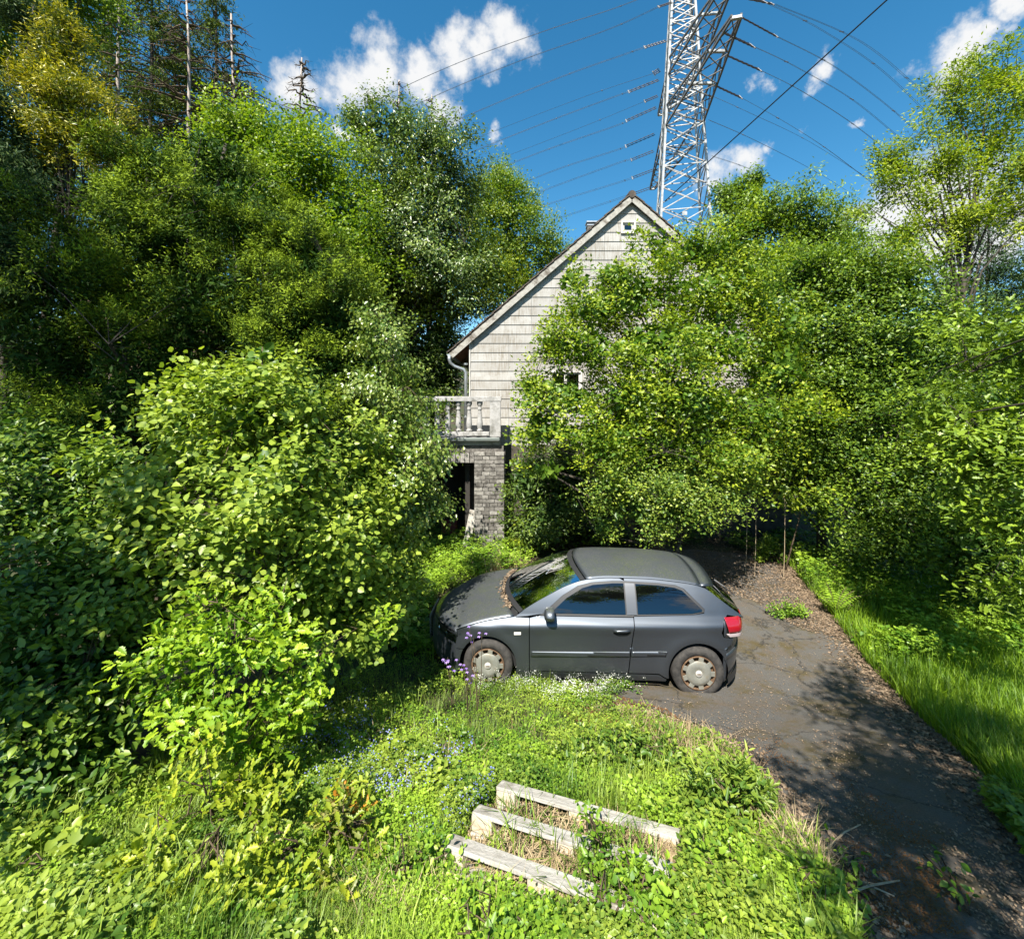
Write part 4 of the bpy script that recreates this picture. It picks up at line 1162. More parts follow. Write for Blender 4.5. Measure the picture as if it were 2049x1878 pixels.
    for z, ex in ((.70, .31), (.76, .325), (.84, .32), (.90, .30), (.945, .26), (.965, .23)):
        rows.append([(x, y, z) for x, y in wrap(None, ex, W(3.84, z) - .012, 3.78, front=False, p=3.2)])
    loft('hatch', rows, M_paint, thick=.012)
    for s in (-1, 1):
        def lamp(name, z0, z1, mat, off, x0=3.80, parent=root):
            out_ = []
            for z in np.linspace(z0, z1, 6):
                r = []
                for u in np.linspace(0, 1, 15):
                    # runs along the flank, then round the corner
                    f = (z - z0) / max(z1 - z0, .01)
                    xs = x0 + .03 - .045 * f + (3.94 - x0 - .03 + .0 * f) * u; yy = W(xs, z) + off
                    r.append((xs + .0, s * yy, z))
                for u in np.linspace(.06, 1, 8): r.append((3.94 + .12 * math.sin(u * 1.45), s * (W(3.94, z) + off - .22 * u ** 1.6), z))
                out_.append(r)
            return loft(name, out_, mat, parent, thick=.012, flip=(s > 0))
        tl_ = lamp('tail_lamp', .785, .965, M_red, .006)
        lamp('reversing_lens', .742, .785, M_clear, .006, 3.81, tl_)
        # headlamp: clear cover over a bright bowl
        def nosept(u, z, off):
            ins = .02 + max(0, z - .56) * .25
            x = .49 - (.50 - ins) * (1 - abs(u) ** 2.4); return (x - off, s * abs(u) * (W(.47, z) - .002 + off * .6), z)
        hl = [[nosept(u, z, .018) for u in np.linspace(.52, .985, 12)] for z in np.linspace(.565, .70, 6)]
        h = loft('headlamp', hl, M_lamp, flip=(s > 0))
        hb = [[nosept(u, z, -.0) for u in np.linspace(.53, .98, 12)] for z in np.linspace(.57, .695, 4)]
        loft('lamp_bowl', hb, M_hub, h, flip=(s > 0))
        for u in (.66, .84):
            c = Vector(nosept(u, .632, .006)); nn = Vector((-1, s * .6, 0.1)).normalized()
            mb = MB(); mb.lathe([(.0, -.01), (.03, -.005), (.05, .012)], 14, Matrix.Translation(c) @ nn.to_track_quat('Z', 'Y').to_matrix().to_4x4()); mb.build('reflector', M_chrome, h, True)
    # wheel wells and floor
    mb = MB(); mb.box((2.1, 0, .26), (3.6, 1.30, .10)); mb.box((2.1, 0, .52), (1.9, 1.56, .5)); mb.build('underbody', M_gap, root)
    mb = MB(); mb.box((.75, 0, .50), (.9, 1.2, .3)); mb.build('engine_block', M_gap, root)
    for axx in (FA, RA):
        for s in (-1, 1):
            mb = MB(); rows = [[(axx + .375 * math.cos(a), s * y, WR + .375 * math.sin(a)) for a in np.linspace(-.3, math.pi + .3, 20)] for y in (.60, .80 if axx == FA else .80)]
            mb.grid(rows); mb.poly([(axx + .375 * math.cos(a), s * .6, WR + .375 * math.sin(a)) for a in np.linspace(-.3, math.pi + .3, 20)]); mb.build('wheel_arch', M_gap, root)
    # wheels
    for axx, steer in ((FA, 0), (RA, 0)):
        for s in (-1, 1):
            w = empty('wheel', (axx, s * .775, WR)); w.parent = root; w.rotation_euler = (R(90) if s < 0 else R(-90), 0, GR.uniform(0, 6))
            w.rotation_euler = (R(90) if s < 0 else R(-90), 0, 0)
            mb = MB(); mb.lathe([(.205, -.09), (.26, -.098), (.298, -.088), (.311, -.06), (.315, 0), (.311, .06), (.300, .086), (.262, .098), (.222, .092), (.205, .075), (.205, -.09)], 40); mb.build('tyre', M_rubber, w, True)
            mb = MB(); mb.lathe([(.206, .078), (.197, .070), (.188, .055), (.02, .048), (0, .048)], 36); mb.build('rim', M_rust, w, True)
            mb = MB(); mb.lathe([(.206, .083), (.209, .090), (.200, .096), (.188, .090), (.186, .08)], 40)
            ring = mb.build('hubcap_ring', M_rust, w, True)
            mb = MB(); mb.lathe([(.146, .086), (.154, .09), (.148, .098), (.105, .104), (.052, .104), (.046, .099), (.0, .099)], 36); hc = mb.build('hubcap', M_hub, w, True)
            for k in range(9):
                a = 2 * math.pi * k / 9; m = Matrix.Rotation(a, 3, 'Z'); mb = MB(); mb.box(m @ Vector((.168, 0, .0915)), (.052, .060, .010), m); mb.build('hubcap_tab', M_hub, hc, bevel=.003)
            mb = MB(); mb.lathe([(0, .112), (.036, .112), (.040, .107), (.040, .09)], 24); mb.build('hub_badge', M_badge, hc, True)
            for k in (-.0165, -.0055, .0055, .0165):
                mb = MB(); mb.tube([(k + .0085 * math.cos(a), .0085 * math.sin(a), .113) for a in np.linspace(0, 2*math.pi, 11)], .0016, 4, False); mb.build('badge_ring', M_rust, hc)
    # cabin
    mb = MB(); rows = [[(x, y, z) for y in np.linspace(-.70, .70, 9)] for x, z in ((1.18, .90), (1.42, .955), (1.62, .945), (1.72, .86), (1.74, .60))]; mb.grid(rows); mb.build('dashboard', M_dash, root, True)
    for y in (-.36, .36):
        mb = MB(); mb.box((2.22, y, .56), (.50, .48, .16)); mb.build('seat_cushion', M_seat, root, bevel=.05)
        mb = MB(); mb.box((2.52, y, .86), (.14, .46, .60), Matrix.Rotation(R(14), 3, 'Y')); mb.build('seat_back', M_seat, root, bevel=.05)
        mb = MB(); mb.box((2.61, y, 1.19), (.09, .24, .15), Matrix.Rotation(R(14), 3, 'Y')); mb.build('headrest', M_seat, root, bevel=.03)
    mb = MB(); mb.box((3.30, 0, .80), (.16, 1.2, .5), Matrix.Rotation(R(16), 3, 'Y')); mb.box((3.05, 0, .56), (.5, 1.2, .16)); mb.build('rear_bench', M_seat, root, bevel=.04)
    mb = MB(); mb.tube([(1.86 + .08 * math.sin(a), -.36 + .18 * math.cos(a), .90 + .17 * math.sin(a)) for a in np.linspace(0, 2*math.pi, 20)], .014, 6); mb.build('steering_wheel', M_black, root, True)
    mb = MB(); mb.box((1.66, 0, 1.245), (.02, .22, .06)); mb.build('inside_mirror', M_black, root, bevel=.01)
    mb = MB(); mb.box((3.6, 0, .82), (.35, 1.15, .02)); mb.build('parcel_shelf', M_seat, root)
    return root


CAR = car()
# ------------------------------------------------------------------ trees and shrubs
ML = dict(
    yew=mat_leaf('yew needles', (0.021, 0.052, 0.010), (0.215, 0.293, 0.021), .15, spec=.04),
    hazel=mat_leaf('hazel leaf', (0.065, 0.140, 0.018), (0.314, 0.393, 0.049), .36),
    oak=mat_leaf('young oak leaf', (0.072, 0.181, 0.011), (0.339, 0.462, 0.026), .38),
    oaklow=mat_leaf('yellowing oak leaf', (.105, .19, .014), (.38, .42, .03), .38),
    oakred=mat_leaf('red tinged oak leaf', (0.263, 0.213, 0.030), (0.721, 0.250, 0.026), .35),
    haw=mat_leaf('field maple leaf', (0.073, 0.153, 0.013), (0.370, 0.431, 0.028), .38),
    hawl=mat_leaf('lower field maple leaf', (0.072, 0.144, 0.021), (0.308, 0.371, 0.043), .34),
    cherry=mat_leaf('cherry leaf', (0.048, 0.100, 0.021), (0.247, 0.313, 0.057), .25, rough=.36, spec=.6),
    maple=mat_leaf('maple leaf', (0.072, 0.151, 0.012), (0.308, 0.394, 0.025), .4),
    lime=mat_leaf('bright shrub leaf', (0.083, 0.158, 0.014), (0.380, 0.428, 0.032), .38),
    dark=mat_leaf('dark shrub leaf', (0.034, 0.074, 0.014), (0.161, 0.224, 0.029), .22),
    mixd=mat_leaf('hedge tree leaf', (0.043, 0.099, 0.014), (0.237, 0.335, 0.024), .32),
    robin=mat_leaf('feathery yellow leaf', (.11, .185, .014), (.40, .45, .03), .42),
    gold=mat_leaf('golden conifer spray', (.085, .12, .010), (.56, .48, .025), .2),
    blue=mat_leaf('blue green conifer spray', (0.024, 0.054, 0.021), (0.116, 0.165, 0.048), .12, spec=.06),
    larch=mat_leaf('larch needles', (0.034, 0.066, 0.013), (0.142, 0.179, 0.025), .15, spec=.06),
    birch=mat_leaf('birch leaf', (0.095, 0.170, 0.026), (0.304, 0.350, 0.075), .34, rough=.32, spec=.7),
    hedge=mat_leaf('knotweed leaf', (0.040, 0.100, 0.013), (0.216, 0.303, 0.029), .3),
    grass=mat_leaf('grass blade', (0.063, 0.143, 0.012), (0.319, 0.418, 0.060), .35, rough=.5),
    lawn=mat_leaf('long lawn grass', (0.072, 0.161, 0.009), (0.273, 0.413, 0.017), .42, rough=.5),
    herb=mat_leaf('ground elder leaf', (0.072, 0.166, 0.014), (0.319, 0.462, 0.040), .36),
    straw=mat_leaf('dry straw', (.20, .14, .075), (.46, .36, .22), .15, rough=.8, spec=.1),
    litter=mat_leaf('dead leaf', (.075, .050, .032), (.29, .215, .145), .06, rough=.85, spec=.1),
    rust=mat_leaf('rusty moss scrap', (.10, .042, .018), (.20, .10, .035), .05, rough=.9, spec=.1),
    bloom=mat_leaf('blue flower', (.16, .20, .60), (.34, .36, .78), .3),
    violet=mat_leaf('violet flower', (.22, .12, .45), (.40, .28, .62), .3),
    white=mat_leaf('white flower', (.60, .60, .55), (.80, .80, .76), .3),
)


def base_at(px, Y):
    x = (px - CX) * Y / FPX; return (x, Y, float(ground_z(x, Y)))


# tall background, left
plant('broadleaf_tree', 'bright green broadleaf tree in the top corner above the golden conifer', 'tree', bl([(40, 20, 110, 90, 12, 1.6), (150, -20, 90, 70, 12, 1.4), (10, 110, 60, 60, 12, 1.2)]), base_at(40, 12), ML['maple'], M_bark, .085, .7, seed=3, core=1500, r0=.16, n_twig=60)
plant('weeping_conifer', 'blue green weeping conifer at the edge left of the golden one', 'tree', bl([(0, 240, 60, 100, 8.0, 1.0), (20, 340, 65, 100, 7.8, .9), (0, 430, 85, 120, 7.8, 1.0), (30, 560, 70, 120, 7.8, .8), (50, 290, 50, 60, 8.7, .6), (70, 360, 60, 60, 8.6, .6), (70, 50, 60, 60, 10.5, .9)]), base_at(-10, 8.2), ML['blue'], M_bark, .11, .22, per=12, T=T_NEEDLE, up=-.3, droop=1.0, spread=.28, flat=.2, seed=4, core=2500, r0=.14, dens=3.87, n_twig=80)
plant('golden_cypress', 'golden yellow conical cypress standing above the yew', 'tree', bl([(128, 62, 24, 34, 8.2, .3), (130, 115, 48, 50, 8.2, .5), (140, 180, 70, 60, 8.1, .7), (160, 245, 76, 56, 8.0, .7), (100, 150, 28, 32, 8.1, .35), (190, 285, 50, 34, 7.9, .45), (105, 200, 36, 40, 8.0, .4), (120, 290, 50, 40, 8.2, .5)]), base_at(150, 8.4), ML['gold'], M_bark, .085, .26, per=12, T=T_NEEDLE, up=-.05, droop=.15, spread=.24, flat=.4, seed=5, core=1500, r0=.12, dens=4.31, n_twig=60, tip=.9, tl=.4, top=P(128, 45, 8.2), lump=.3, bough=(.3, .2, .1))


def conifer(name, label, cat, px, pyt, Y, hw, mat, dens, seed, dead=0., group=None, pyb=None, trunk_mat=None, bare=0.0, rw=.16, bl_=1.0):
    """a straight stem with drooping whorled branches, needled or dead"""
    rng = np.random.default_rng(seed); base = base_at(px, Y); top = P(px + rng.uniform(-6, 6), pyt, Y); b = Vector(base)
    root = tagx(empty(name, base), label, cat, group)
    mb = MB(); n = 12; pts = []
    for i in range(n + 1):
        t = i / n; p = b.lerp(top, t) + Vector(((math.sin(t * 5 + seed) + .5 * math.sin(t * 13 + 2 * seed)) * .09, 0, 0)); pts.append(p - b)
    mb.tube(pts, [rw * (1 - .9 * t) + .012 for t in np.linspace(0, 1, n + 1)], 7); mb.build('trunk', trunk_mat or M_bark, root, True)
    H = top.z - b.z; br = MB(); Pn = []; Dn = []
    z = b.z + H * .22
    while z < top.z - .15:
        f = (top.z - z) / H
        for _ in range(rng.integers(2, 5)):
            a = rng.uniform(0, 2 * math.pi); L = hw * (min(f * (5 if dead else 2.6), 1) ** .75) * rng.uniform(.45, 1.25) * bl_ + .12
            s = b.lerp(top, (z - b.z) / H); d = Vector((math.cos(a), math.sin(a), 0)); up = rng.uniform(.05, .35) if dead else rng.uniform(-.1, .2)
            q = [s]; m = 5
            for k in range(1, m + 1):
                t = k / m; q.append(s + d * (L * t) + Vector((rng.normal() * .04, rng.normal() * .04, L * (up * t - .45 * t * t) * (1 if not dead else .6) + rng.normal() * .03)))
            br.tube([v - b for v in q], [(.030 if dead else .022) * (1 - .85 * k / m) * (1 + f) + .004 for k in range(m + 1)], 4, False)
            if dead:
                for k in range(int(7 * L) + 2):
                    t = rng.uniform(.3, 1); i = min(int(t * m), m - 1); p = q[i].lerp(q[i+1], t * m - i); e = p + Vector((rng.normal() * .16, rng.normal() * .16, rng.uniform(-.22, .12)))
                    br.tube([p - b, e - b], [.007, .003], 3, False)
            if dens > 0 and f > .02:
                k = int(dens * L * 75)
                for _ in range(k):
                    t = rng.uniform(.2, 1.02); i = min(int(t * m), m - 1); p = q[i].lerp(q[i+1], t * m - i)
                    Pn.append(p + Vector((rng.normal() * .14, rng.normal() * .14, -abs(rng.normal()) * .13))); Dn.append(d * .5 + Vector((rng.normal() * .7, rng.normal() * .7, -.55 + rng.normal() * .3)))
        z += rng.uniform(.16, .34) * (1 + .6 * f)
    br.build('branches', M_twig if not trunk_mat else M_twig, root)
    if Pn:
        Pn = np.array(Pn); Dn = np.array(Dn); k = len(Pn); Ln = .16 * rng.uniform(.6, 1.3, k)
        me = leaf_mesh('crown', T_NEEDLE, Pn - np.array(base), Dn, np.array([0, 0, .6]) + rng.normal(size=(k, 3)) * .6, Ln, Ln * .26, np.clip(rng.normal(.4, .25, k), 0, 1))
        add('crown', me, mat, root)
    return root


for q, (px, pyt, Y, hw, d, lab) in enumerate((
        (300, -120, 17, 2.6, 1.6, 'dark green larch between the golden cypress and the first pale dead stem'),
        (215, -60, 18, 2.6, 1.5, 'larch with thin dark needles behind the golden cypress'),
        (425, -60, 18, 2.6, 1.6, 'dense dark larch behind the middle bare spruce stem'),
        (505, 165, 17, 2.0, 1.4, 'short larch low on the skyline right of the bare stems'),
        (360, 20, 19, 2.6, 1.5, 'larch filling the gap between the two tallest bare stems'))):
    conifer('larch_tree', lab, 'tree', px, pyt, Y, hw, ML['larch'], d, 40 + q, group='larches on the skyline')
for q, (px, pyt, Y, hw, lab, bb) in enumerate((
        (235, -70, 14.5, 1.3, 'white barked dead spruce stem nearest the golden cypress', .8),
        (374, -10, 15, 1.5, 'tall dead spruce with bare side twigs, middle one of the large three', 1.0),
        (468, 28, 15.5, 1.5, 'bare dead spruce with upswept twigs, rightmost of the large three', 1.1),
        (606, 116, 16, 1.0, 'slim dead spruce alone against the sky left of the cherry tree', .9),
        (793, 160, 19, .8, 'dead spruce tip poking out above the top of the cherry tree', .5),
        (868, 190, 19, .8, 'dead spruce tip at the right shoulder of the cherry tree', .9),
        (738, 192, 20, .5, 'smallest dead spruce tip at the left shoulder of the cherry tree', .5))):
    conifer('dead_spruce', lab, 'dead tree', px, pyt, Y, hw, ML['larch'], .0, 60 + q, dead=1, group='dead spruces on the skyline', trunk_mat=M_deadwood, rw=.15 if q < 3 else .10, bl_=bb)

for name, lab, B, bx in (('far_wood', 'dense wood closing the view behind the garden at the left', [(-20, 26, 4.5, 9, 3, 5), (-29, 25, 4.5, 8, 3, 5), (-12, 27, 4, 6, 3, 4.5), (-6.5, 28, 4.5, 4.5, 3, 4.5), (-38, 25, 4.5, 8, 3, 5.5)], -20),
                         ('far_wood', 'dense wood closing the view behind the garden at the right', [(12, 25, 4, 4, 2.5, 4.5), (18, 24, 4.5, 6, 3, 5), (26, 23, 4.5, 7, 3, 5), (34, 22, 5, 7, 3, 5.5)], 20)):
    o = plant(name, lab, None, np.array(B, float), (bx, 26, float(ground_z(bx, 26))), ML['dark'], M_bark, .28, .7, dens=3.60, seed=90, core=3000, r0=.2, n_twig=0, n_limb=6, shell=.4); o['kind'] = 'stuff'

# middle distance, left of the house
plant('maple_tree', 'light green maple between the yew and the cherry tree', 'tree', bl([(560, 290, 110, 60, 11.5, 1.4), (480, 265, 55, 40, 11.5, 1.), (640, 350, 80, 70, 11.5, 1.3), (560, 400, 120, 100, 11.2, 1.4), (680, 450, 80, 100, 11, 1.2), (690, 560, 70, 90, 10.5, 1.1), (590, 480, 90, 90, 10.8, 1.2), (440, 330, 60, 50, 11.2, 1.)]), base_at(590, 11.5), ML['maple'], M_bark, .085, .75, seed=8, core=2500, r0=.15, n_twig=100, dens=4.66)
plant('cherry_tree', 'cherry tree with glossy drooping leaves rising against the clouds', 'tree', bl([(790, 265, 70, 50, 13.5, 1.3), (735, 275, 38, 38, 13.5, .7), (865, 300, 55, 50, 13.5, 1.1), (820, 350, 115, 70, 13.5, 1.6), (765, 420, 85, 90, 13.3, 1.4), (890, 410, 65, 80, 13.3, 1.3), (830, 470, 120, 90, 13.2, 1.6), (890, 540, 90, 80, 13, 1.3), (760, 520, 70, 70, 13, 1.2), (715, 240, 25, 18, 13.5, .4), (905, 335, 35, 28, 13.5, .5)]), base_at(815, 13.6), ML['cherry'], M_bark, .12, .46, seed=9, core=2500, r0=.17, n_twig=160, up=.1, droop=.75, dens=3.87, flat=.5, lump=.38)
plant('alder_tree', 'dark lime broadleaf tree on the skyline left of the house ridge', 'tree', bl([(1008, 372, 42, 42, 17, 1.2), (1020, 430, 62, 60, 17, 1.6), (1050, 500, 75, 60, 17, 1.7), (975, 490, 65, 80, 17, 1.6), (1110, 500, 40, 35, 17, 1.), (1000, 560, 80, 60, 17, 1.6)]), base_at(1015, 17.2), ML['lime'], M_bark, .10, .6, seed=10, core=1500, r0=.17, n_twig=100, dens=4.66, tint0=-.22)
plant('elder_shrub', 'bright lime shrub thicket against the left roof slope', 'shrub', bl([(900, 520, 90, 60, 14.6, 1.2), (810, 550, 80, 70, 14.4, 1.2), (975, 560, 55, 55, 14.6, .9), (870, 600, 90, 60, 14.2, 1.1), (760, 600, 70, 70, 14, 1.1), (940, 610, 45, 50, 14.4, .8)]), base_at(860, 14.6), ML['lime'], M_bark, .085, .6, seed=12, core=2500, r0=.09, n_twig=110, dens=3.34)
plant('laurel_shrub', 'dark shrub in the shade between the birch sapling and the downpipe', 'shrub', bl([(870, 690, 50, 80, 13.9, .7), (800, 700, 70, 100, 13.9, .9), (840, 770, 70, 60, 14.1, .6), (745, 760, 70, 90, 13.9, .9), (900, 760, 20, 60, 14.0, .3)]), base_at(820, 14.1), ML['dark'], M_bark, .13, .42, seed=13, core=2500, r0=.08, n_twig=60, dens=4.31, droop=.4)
plant('thicket_shrub', 'green thicket filling the shade behind the birch sapling', 'shrub', bl([(720, 700, 80, 110, 9.8, 1.1), (640, 780, 90, 120, 9.6, 1.2), (760, 900, 80, 110, 9.6, 1.1), (700, 1000, 100, 90, 9.4, 1.1)]), base_at(700, 9.8), ML['dark'], M_bark, .10, .6, seed=14, core=2500, r0=.08, n_twig=60, dens=4.05, tint0=.15)

# the yews
YB1 = [(360, 340, 100, 70, 8.8, 1.3), (260, 420, 100, 90, 8.6, 1.3), (440, 330, 100, 70, 8.9, 1.3), (330, 480, 160, 130, 8.4, 1.7), (480, 450, 120, 120, 8.5, 1.5), (220, 560, 130, 160, 8.2, 1.6), (430, 620, 170, 130, 8.2, 1.7), (120, 700, 130, 180, 7.8, 1.6), (330, 740, 170, 140, 7.8, 1.6), (30, 560, 110, 140, 8.2, 1.4), (60, 850, 130, 120, 7.5, 1.4), (250, 850, 150, 120, 7.5, 1.4)]
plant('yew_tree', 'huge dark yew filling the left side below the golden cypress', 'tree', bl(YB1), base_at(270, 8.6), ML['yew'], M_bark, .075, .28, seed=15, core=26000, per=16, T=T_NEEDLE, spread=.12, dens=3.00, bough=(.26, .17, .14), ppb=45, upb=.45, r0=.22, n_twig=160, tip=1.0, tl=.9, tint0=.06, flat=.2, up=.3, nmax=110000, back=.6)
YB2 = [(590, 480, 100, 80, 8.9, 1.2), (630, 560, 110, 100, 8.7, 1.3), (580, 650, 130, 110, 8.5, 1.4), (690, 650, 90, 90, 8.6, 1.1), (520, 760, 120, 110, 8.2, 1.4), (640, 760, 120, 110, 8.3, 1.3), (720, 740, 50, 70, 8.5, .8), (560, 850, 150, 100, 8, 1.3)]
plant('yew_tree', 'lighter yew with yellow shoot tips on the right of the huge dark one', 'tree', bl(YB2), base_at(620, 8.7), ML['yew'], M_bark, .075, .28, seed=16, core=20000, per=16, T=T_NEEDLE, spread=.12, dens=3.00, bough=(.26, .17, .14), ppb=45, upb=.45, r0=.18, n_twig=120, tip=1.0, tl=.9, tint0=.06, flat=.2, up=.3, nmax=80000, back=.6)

# right of the house
plant('walnut_tree', 'leafy tree with two upright sprigs beside the pylon foot', 'tree', bl([(1500, 430, 55, 50, 14.5, 1.1), (1570, 430, 70, 50, 14.5, 1.2), (1640, 470, 65, 60, 14.5, 1.2), (1513, 365, 16, 30, 14.5, .3), (1487, 385, 18, 26, 14.5, .35), (1450, 378, 22, 14, 14.5, .4), (1446, 405, 26, 14, 14.5, .4), (1470, 470, 45, 40, 14.5, .8), (1600, 530, 120, 70, 14.3, 1.5), (1490, 530, 80, 60, 14.3, 1.3), (1680, 540, 60, 60, 14.3, 1.1)]), base_at(1560, 14.6), ML['mixd'], M_bark, .12, .45, seed=17, core=3000, r0=.16, n_twig=140, dens=4.66, droop=.3, tint0=.12)
plant('dark_conifer', 'small dark conifer showing through the stems of the feathery tree', 'tree', bl([(1960, 520, 60, 80, 17, 1.3), (1950, 600, 80, 60, 17, 1.4), (1970, 450, 35, 50, 17, .8)]), base_at(1960, 17), ML['blue'], M_bark, .16, .26, seed=18, T=T_NEEDLE, dens=4.05, droop=.4, n_twig=30, tint0=-.2)
plant('robinia_tree', 'tall feathery yellow green tree against the sky at the right', 'tree', bl([(1975, 150, 75, 48, 10.5, .9), (2030, 210, 60, 70, 10.5, .9), (1900, 215, 65, 48, 10.5, .9), (1960, 260, 70, 60, 10.4, .9), (1850, 265, 45, 32, 10.4, .6), (2040, 330, 60, 70, 10.3, .9), (1960, 350, 60, 48, 10.3, .8), (1870, 340, 60, 42, 10.3, .8), (1790, 325, 38, 26, 10.4, .5), (1765, 375, 45, 32, 10.3, .6), (1830, 400, 55, 36, 10.2, .7), (1745, 420, 34, 24, 10.2, .4), (1910, 430, 50, 36, 10.2, .6), (2030, 440, 40, 50, 10.2, .7), (1790, 470, 45, 30, 10.1, .5), (1770, 520, 50, 30, 10, .6), (1880, 520, 40, 36, 10, .5)]),
      base_at(1890, 10.3), ML['robin'], M_bark, .105, .36, seed=19, per=14, spread=.30, dens=3.50, r0=.11, n_limb=30, n_twig=300, shell=.25, tip=.4, droop=.2, up=.25, lump=.35, twig_r=.008, top=P(1975, 170, 10.5))
HB = ML['mixd']
plant('hedge_tree', 'overgrown mid green hedge tree beside the big spreading tree', 'tree', bl([(1610, 560, 70, 60, 10.5, 1.1), (1680, 570, 80, 70, 10.4, 1.2), (1620, 660, 90, 90, 10.2, 1.2), (1690, 720, 80, 100, 10.0, 1.2), (1610, 800, 80, 100, 10, 1.1), (1660, 900, 90, 90, 9.9, 1.1), (1570, 900, 50, 80, 10.1, .8), (1620, 970, 60, 50, 9.9, .7)]), base_at(1640, 10.3), HB, M_bark, .085, .6, seed=20, core=3500, r0=.1, n_twig=140, dens=4.49, lump=.3, tint0=.05)
plant('hedge_tree', 'tall dark green hedge tree under the feathery one', 'tree', bl([(1770, 600, 80, 80, 9.7, 1.1), (1760, 700, 80, 90, 9.5, 1.1), (1850, 680, 70, 90, 9.5, 1.1), (1790, 820, 90, 100, 9.3, 1.1), (1730, 920, 80, 90, 9.3, 1.0), (1840, 930, 80, 100, 9.0, 1.1), (1750, 1030, 80, 60, 9.1, .8), (1880, 800, 70, 100, 9.2, 1.)]), base_at(1800, 9.6), HB, M_bark, .09, .55, seed=21, core=4500, r0=.11, n_twig=160, dens=4.22, lump=.32, tint0=-.06)
plant('hedge_shrub', 'dark bushy undergrowth at the back edge of the long grass', 'shrub', bl([(1900, 1010, 90, 90, 8.0, .9), (1980, 950, 90, 120, 7.6, 1.), (1830, 1080, 80, 60, 8.2, .7), (1960, 1110, 100, 80, 7.2, .8), (1740, 1095, 70, 36, 8.8, .6), (2040, 1060, 60, 110, 7, .8), (2020, 850, 70, 110, 7.6, .9)]), base_at(1920, 8.0), ML['mixd'], M_bark, .075, .6, seed=22, core=3500, r0=.06, n_twig=120, dens=4.05, tint0=-.02)
plant('leafy_sapling', 'sapling with large pale leaves in front of the dark hedge gap', 'sapling', bl([(1570, 985, 36, 34, 9.6, .35), (1620, 960, 40, 40, 9.6, .4), (1530, 960, 30, 30, 9.6, .3)]), base_at(1572, 9.6), ML['lime'], M_twig, .13, .5, seed=23, r0=.02, n_limb=5, n_twig=20, dens=2.50, droop=.6)

# the spreading tree in front of the gable
TB = [(1150, 565, 44, 32, 9.3, .6), (1225, 550, 45, 34, 9.2, .7), (1316, 490, 24, 40, 9.4, .5), (1385, 500, 52, 44, 9.3, .8), (1440, 510, 60, 50, 9.3, .9), (1185, 620, 70, 48, 9.0, .9), (1270, 590, 90, 70, 8.9, 1.1), (1400, 590, 100, 70, 9.0, 1.2), (1500, 600, 70, 60, 9.2, 1.0), (1575, 660, 60, 60, 9.3, .9),
      (1120, 690, 56, 34, 8.9, .8), (1180, 700, 80, 60, 8.7, 1.1), (1300, 690, 110, 70, 8.6, 1.3), (1430, 690, 110, 80, 8.7, 1.3), (1540, 740, 80, 70, 8.9, 1.0), (1072, 775, 48, 22, 8.8, .6), (1130, 790, 90, 45, 8.7, 1.0), (1250, 800, 100, 60, 8.4, 1.2), (1380, 800, 120, 70, 8.3, 1.3), (1500, 830, 110, 70, 8.6, 1.2), (1600, 820, 50, 60, 9, .8),
      (1105, 860, 70, 32, 8.7, .8), (1200, 880, 80, 45, 8.5, 1.0), (1330, 890, 120, 55, 8.3, 1.2), (1460, 920, 100, 55, 8.5, 1.1), (1090, 940, 50, 22, 8.6, .5), (1075, 850, 40, 40, 9.2, .6)]
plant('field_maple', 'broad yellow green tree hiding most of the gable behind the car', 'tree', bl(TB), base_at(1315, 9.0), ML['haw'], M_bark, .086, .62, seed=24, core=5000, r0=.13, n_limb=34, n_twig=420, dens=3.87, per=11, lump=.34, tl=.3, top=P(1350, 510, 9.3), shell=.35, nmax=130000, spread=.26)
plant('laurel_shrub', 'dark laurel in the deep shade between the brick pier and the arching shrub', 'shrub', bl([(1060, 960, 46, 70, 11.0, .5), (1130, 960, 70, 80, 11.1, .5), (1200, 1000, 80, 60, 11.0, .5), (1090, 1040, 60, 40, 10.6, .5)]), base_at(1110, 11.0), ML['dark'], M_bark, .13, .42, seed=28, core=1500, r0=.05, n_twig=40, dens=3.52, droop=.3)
plant('arching_shrub', 'low arching shrub with pale leaves just behind the car roof', 'shrub', bl([(1240, 965, 80, 40, 8.1, .7), (1330, 960, 100, 50, 8.0, .8), (1420, 985, 60, 45, 8.1, .6), (1270, 1020, 90, 40, 8.0, .6), (1365, 1030, 70, 40, 8.0, .6), (1210, 1050, 40, 22, 8.2, .4), (1445, 930, 60, 36, 8.2, .6)]), base_at(1310, 8.3), ML['hawl'], M_bark, .066, .55, seed=25, core=1200, r0=.05, n_limb=12, n_twig=140, dens=3.70, spread=.22)

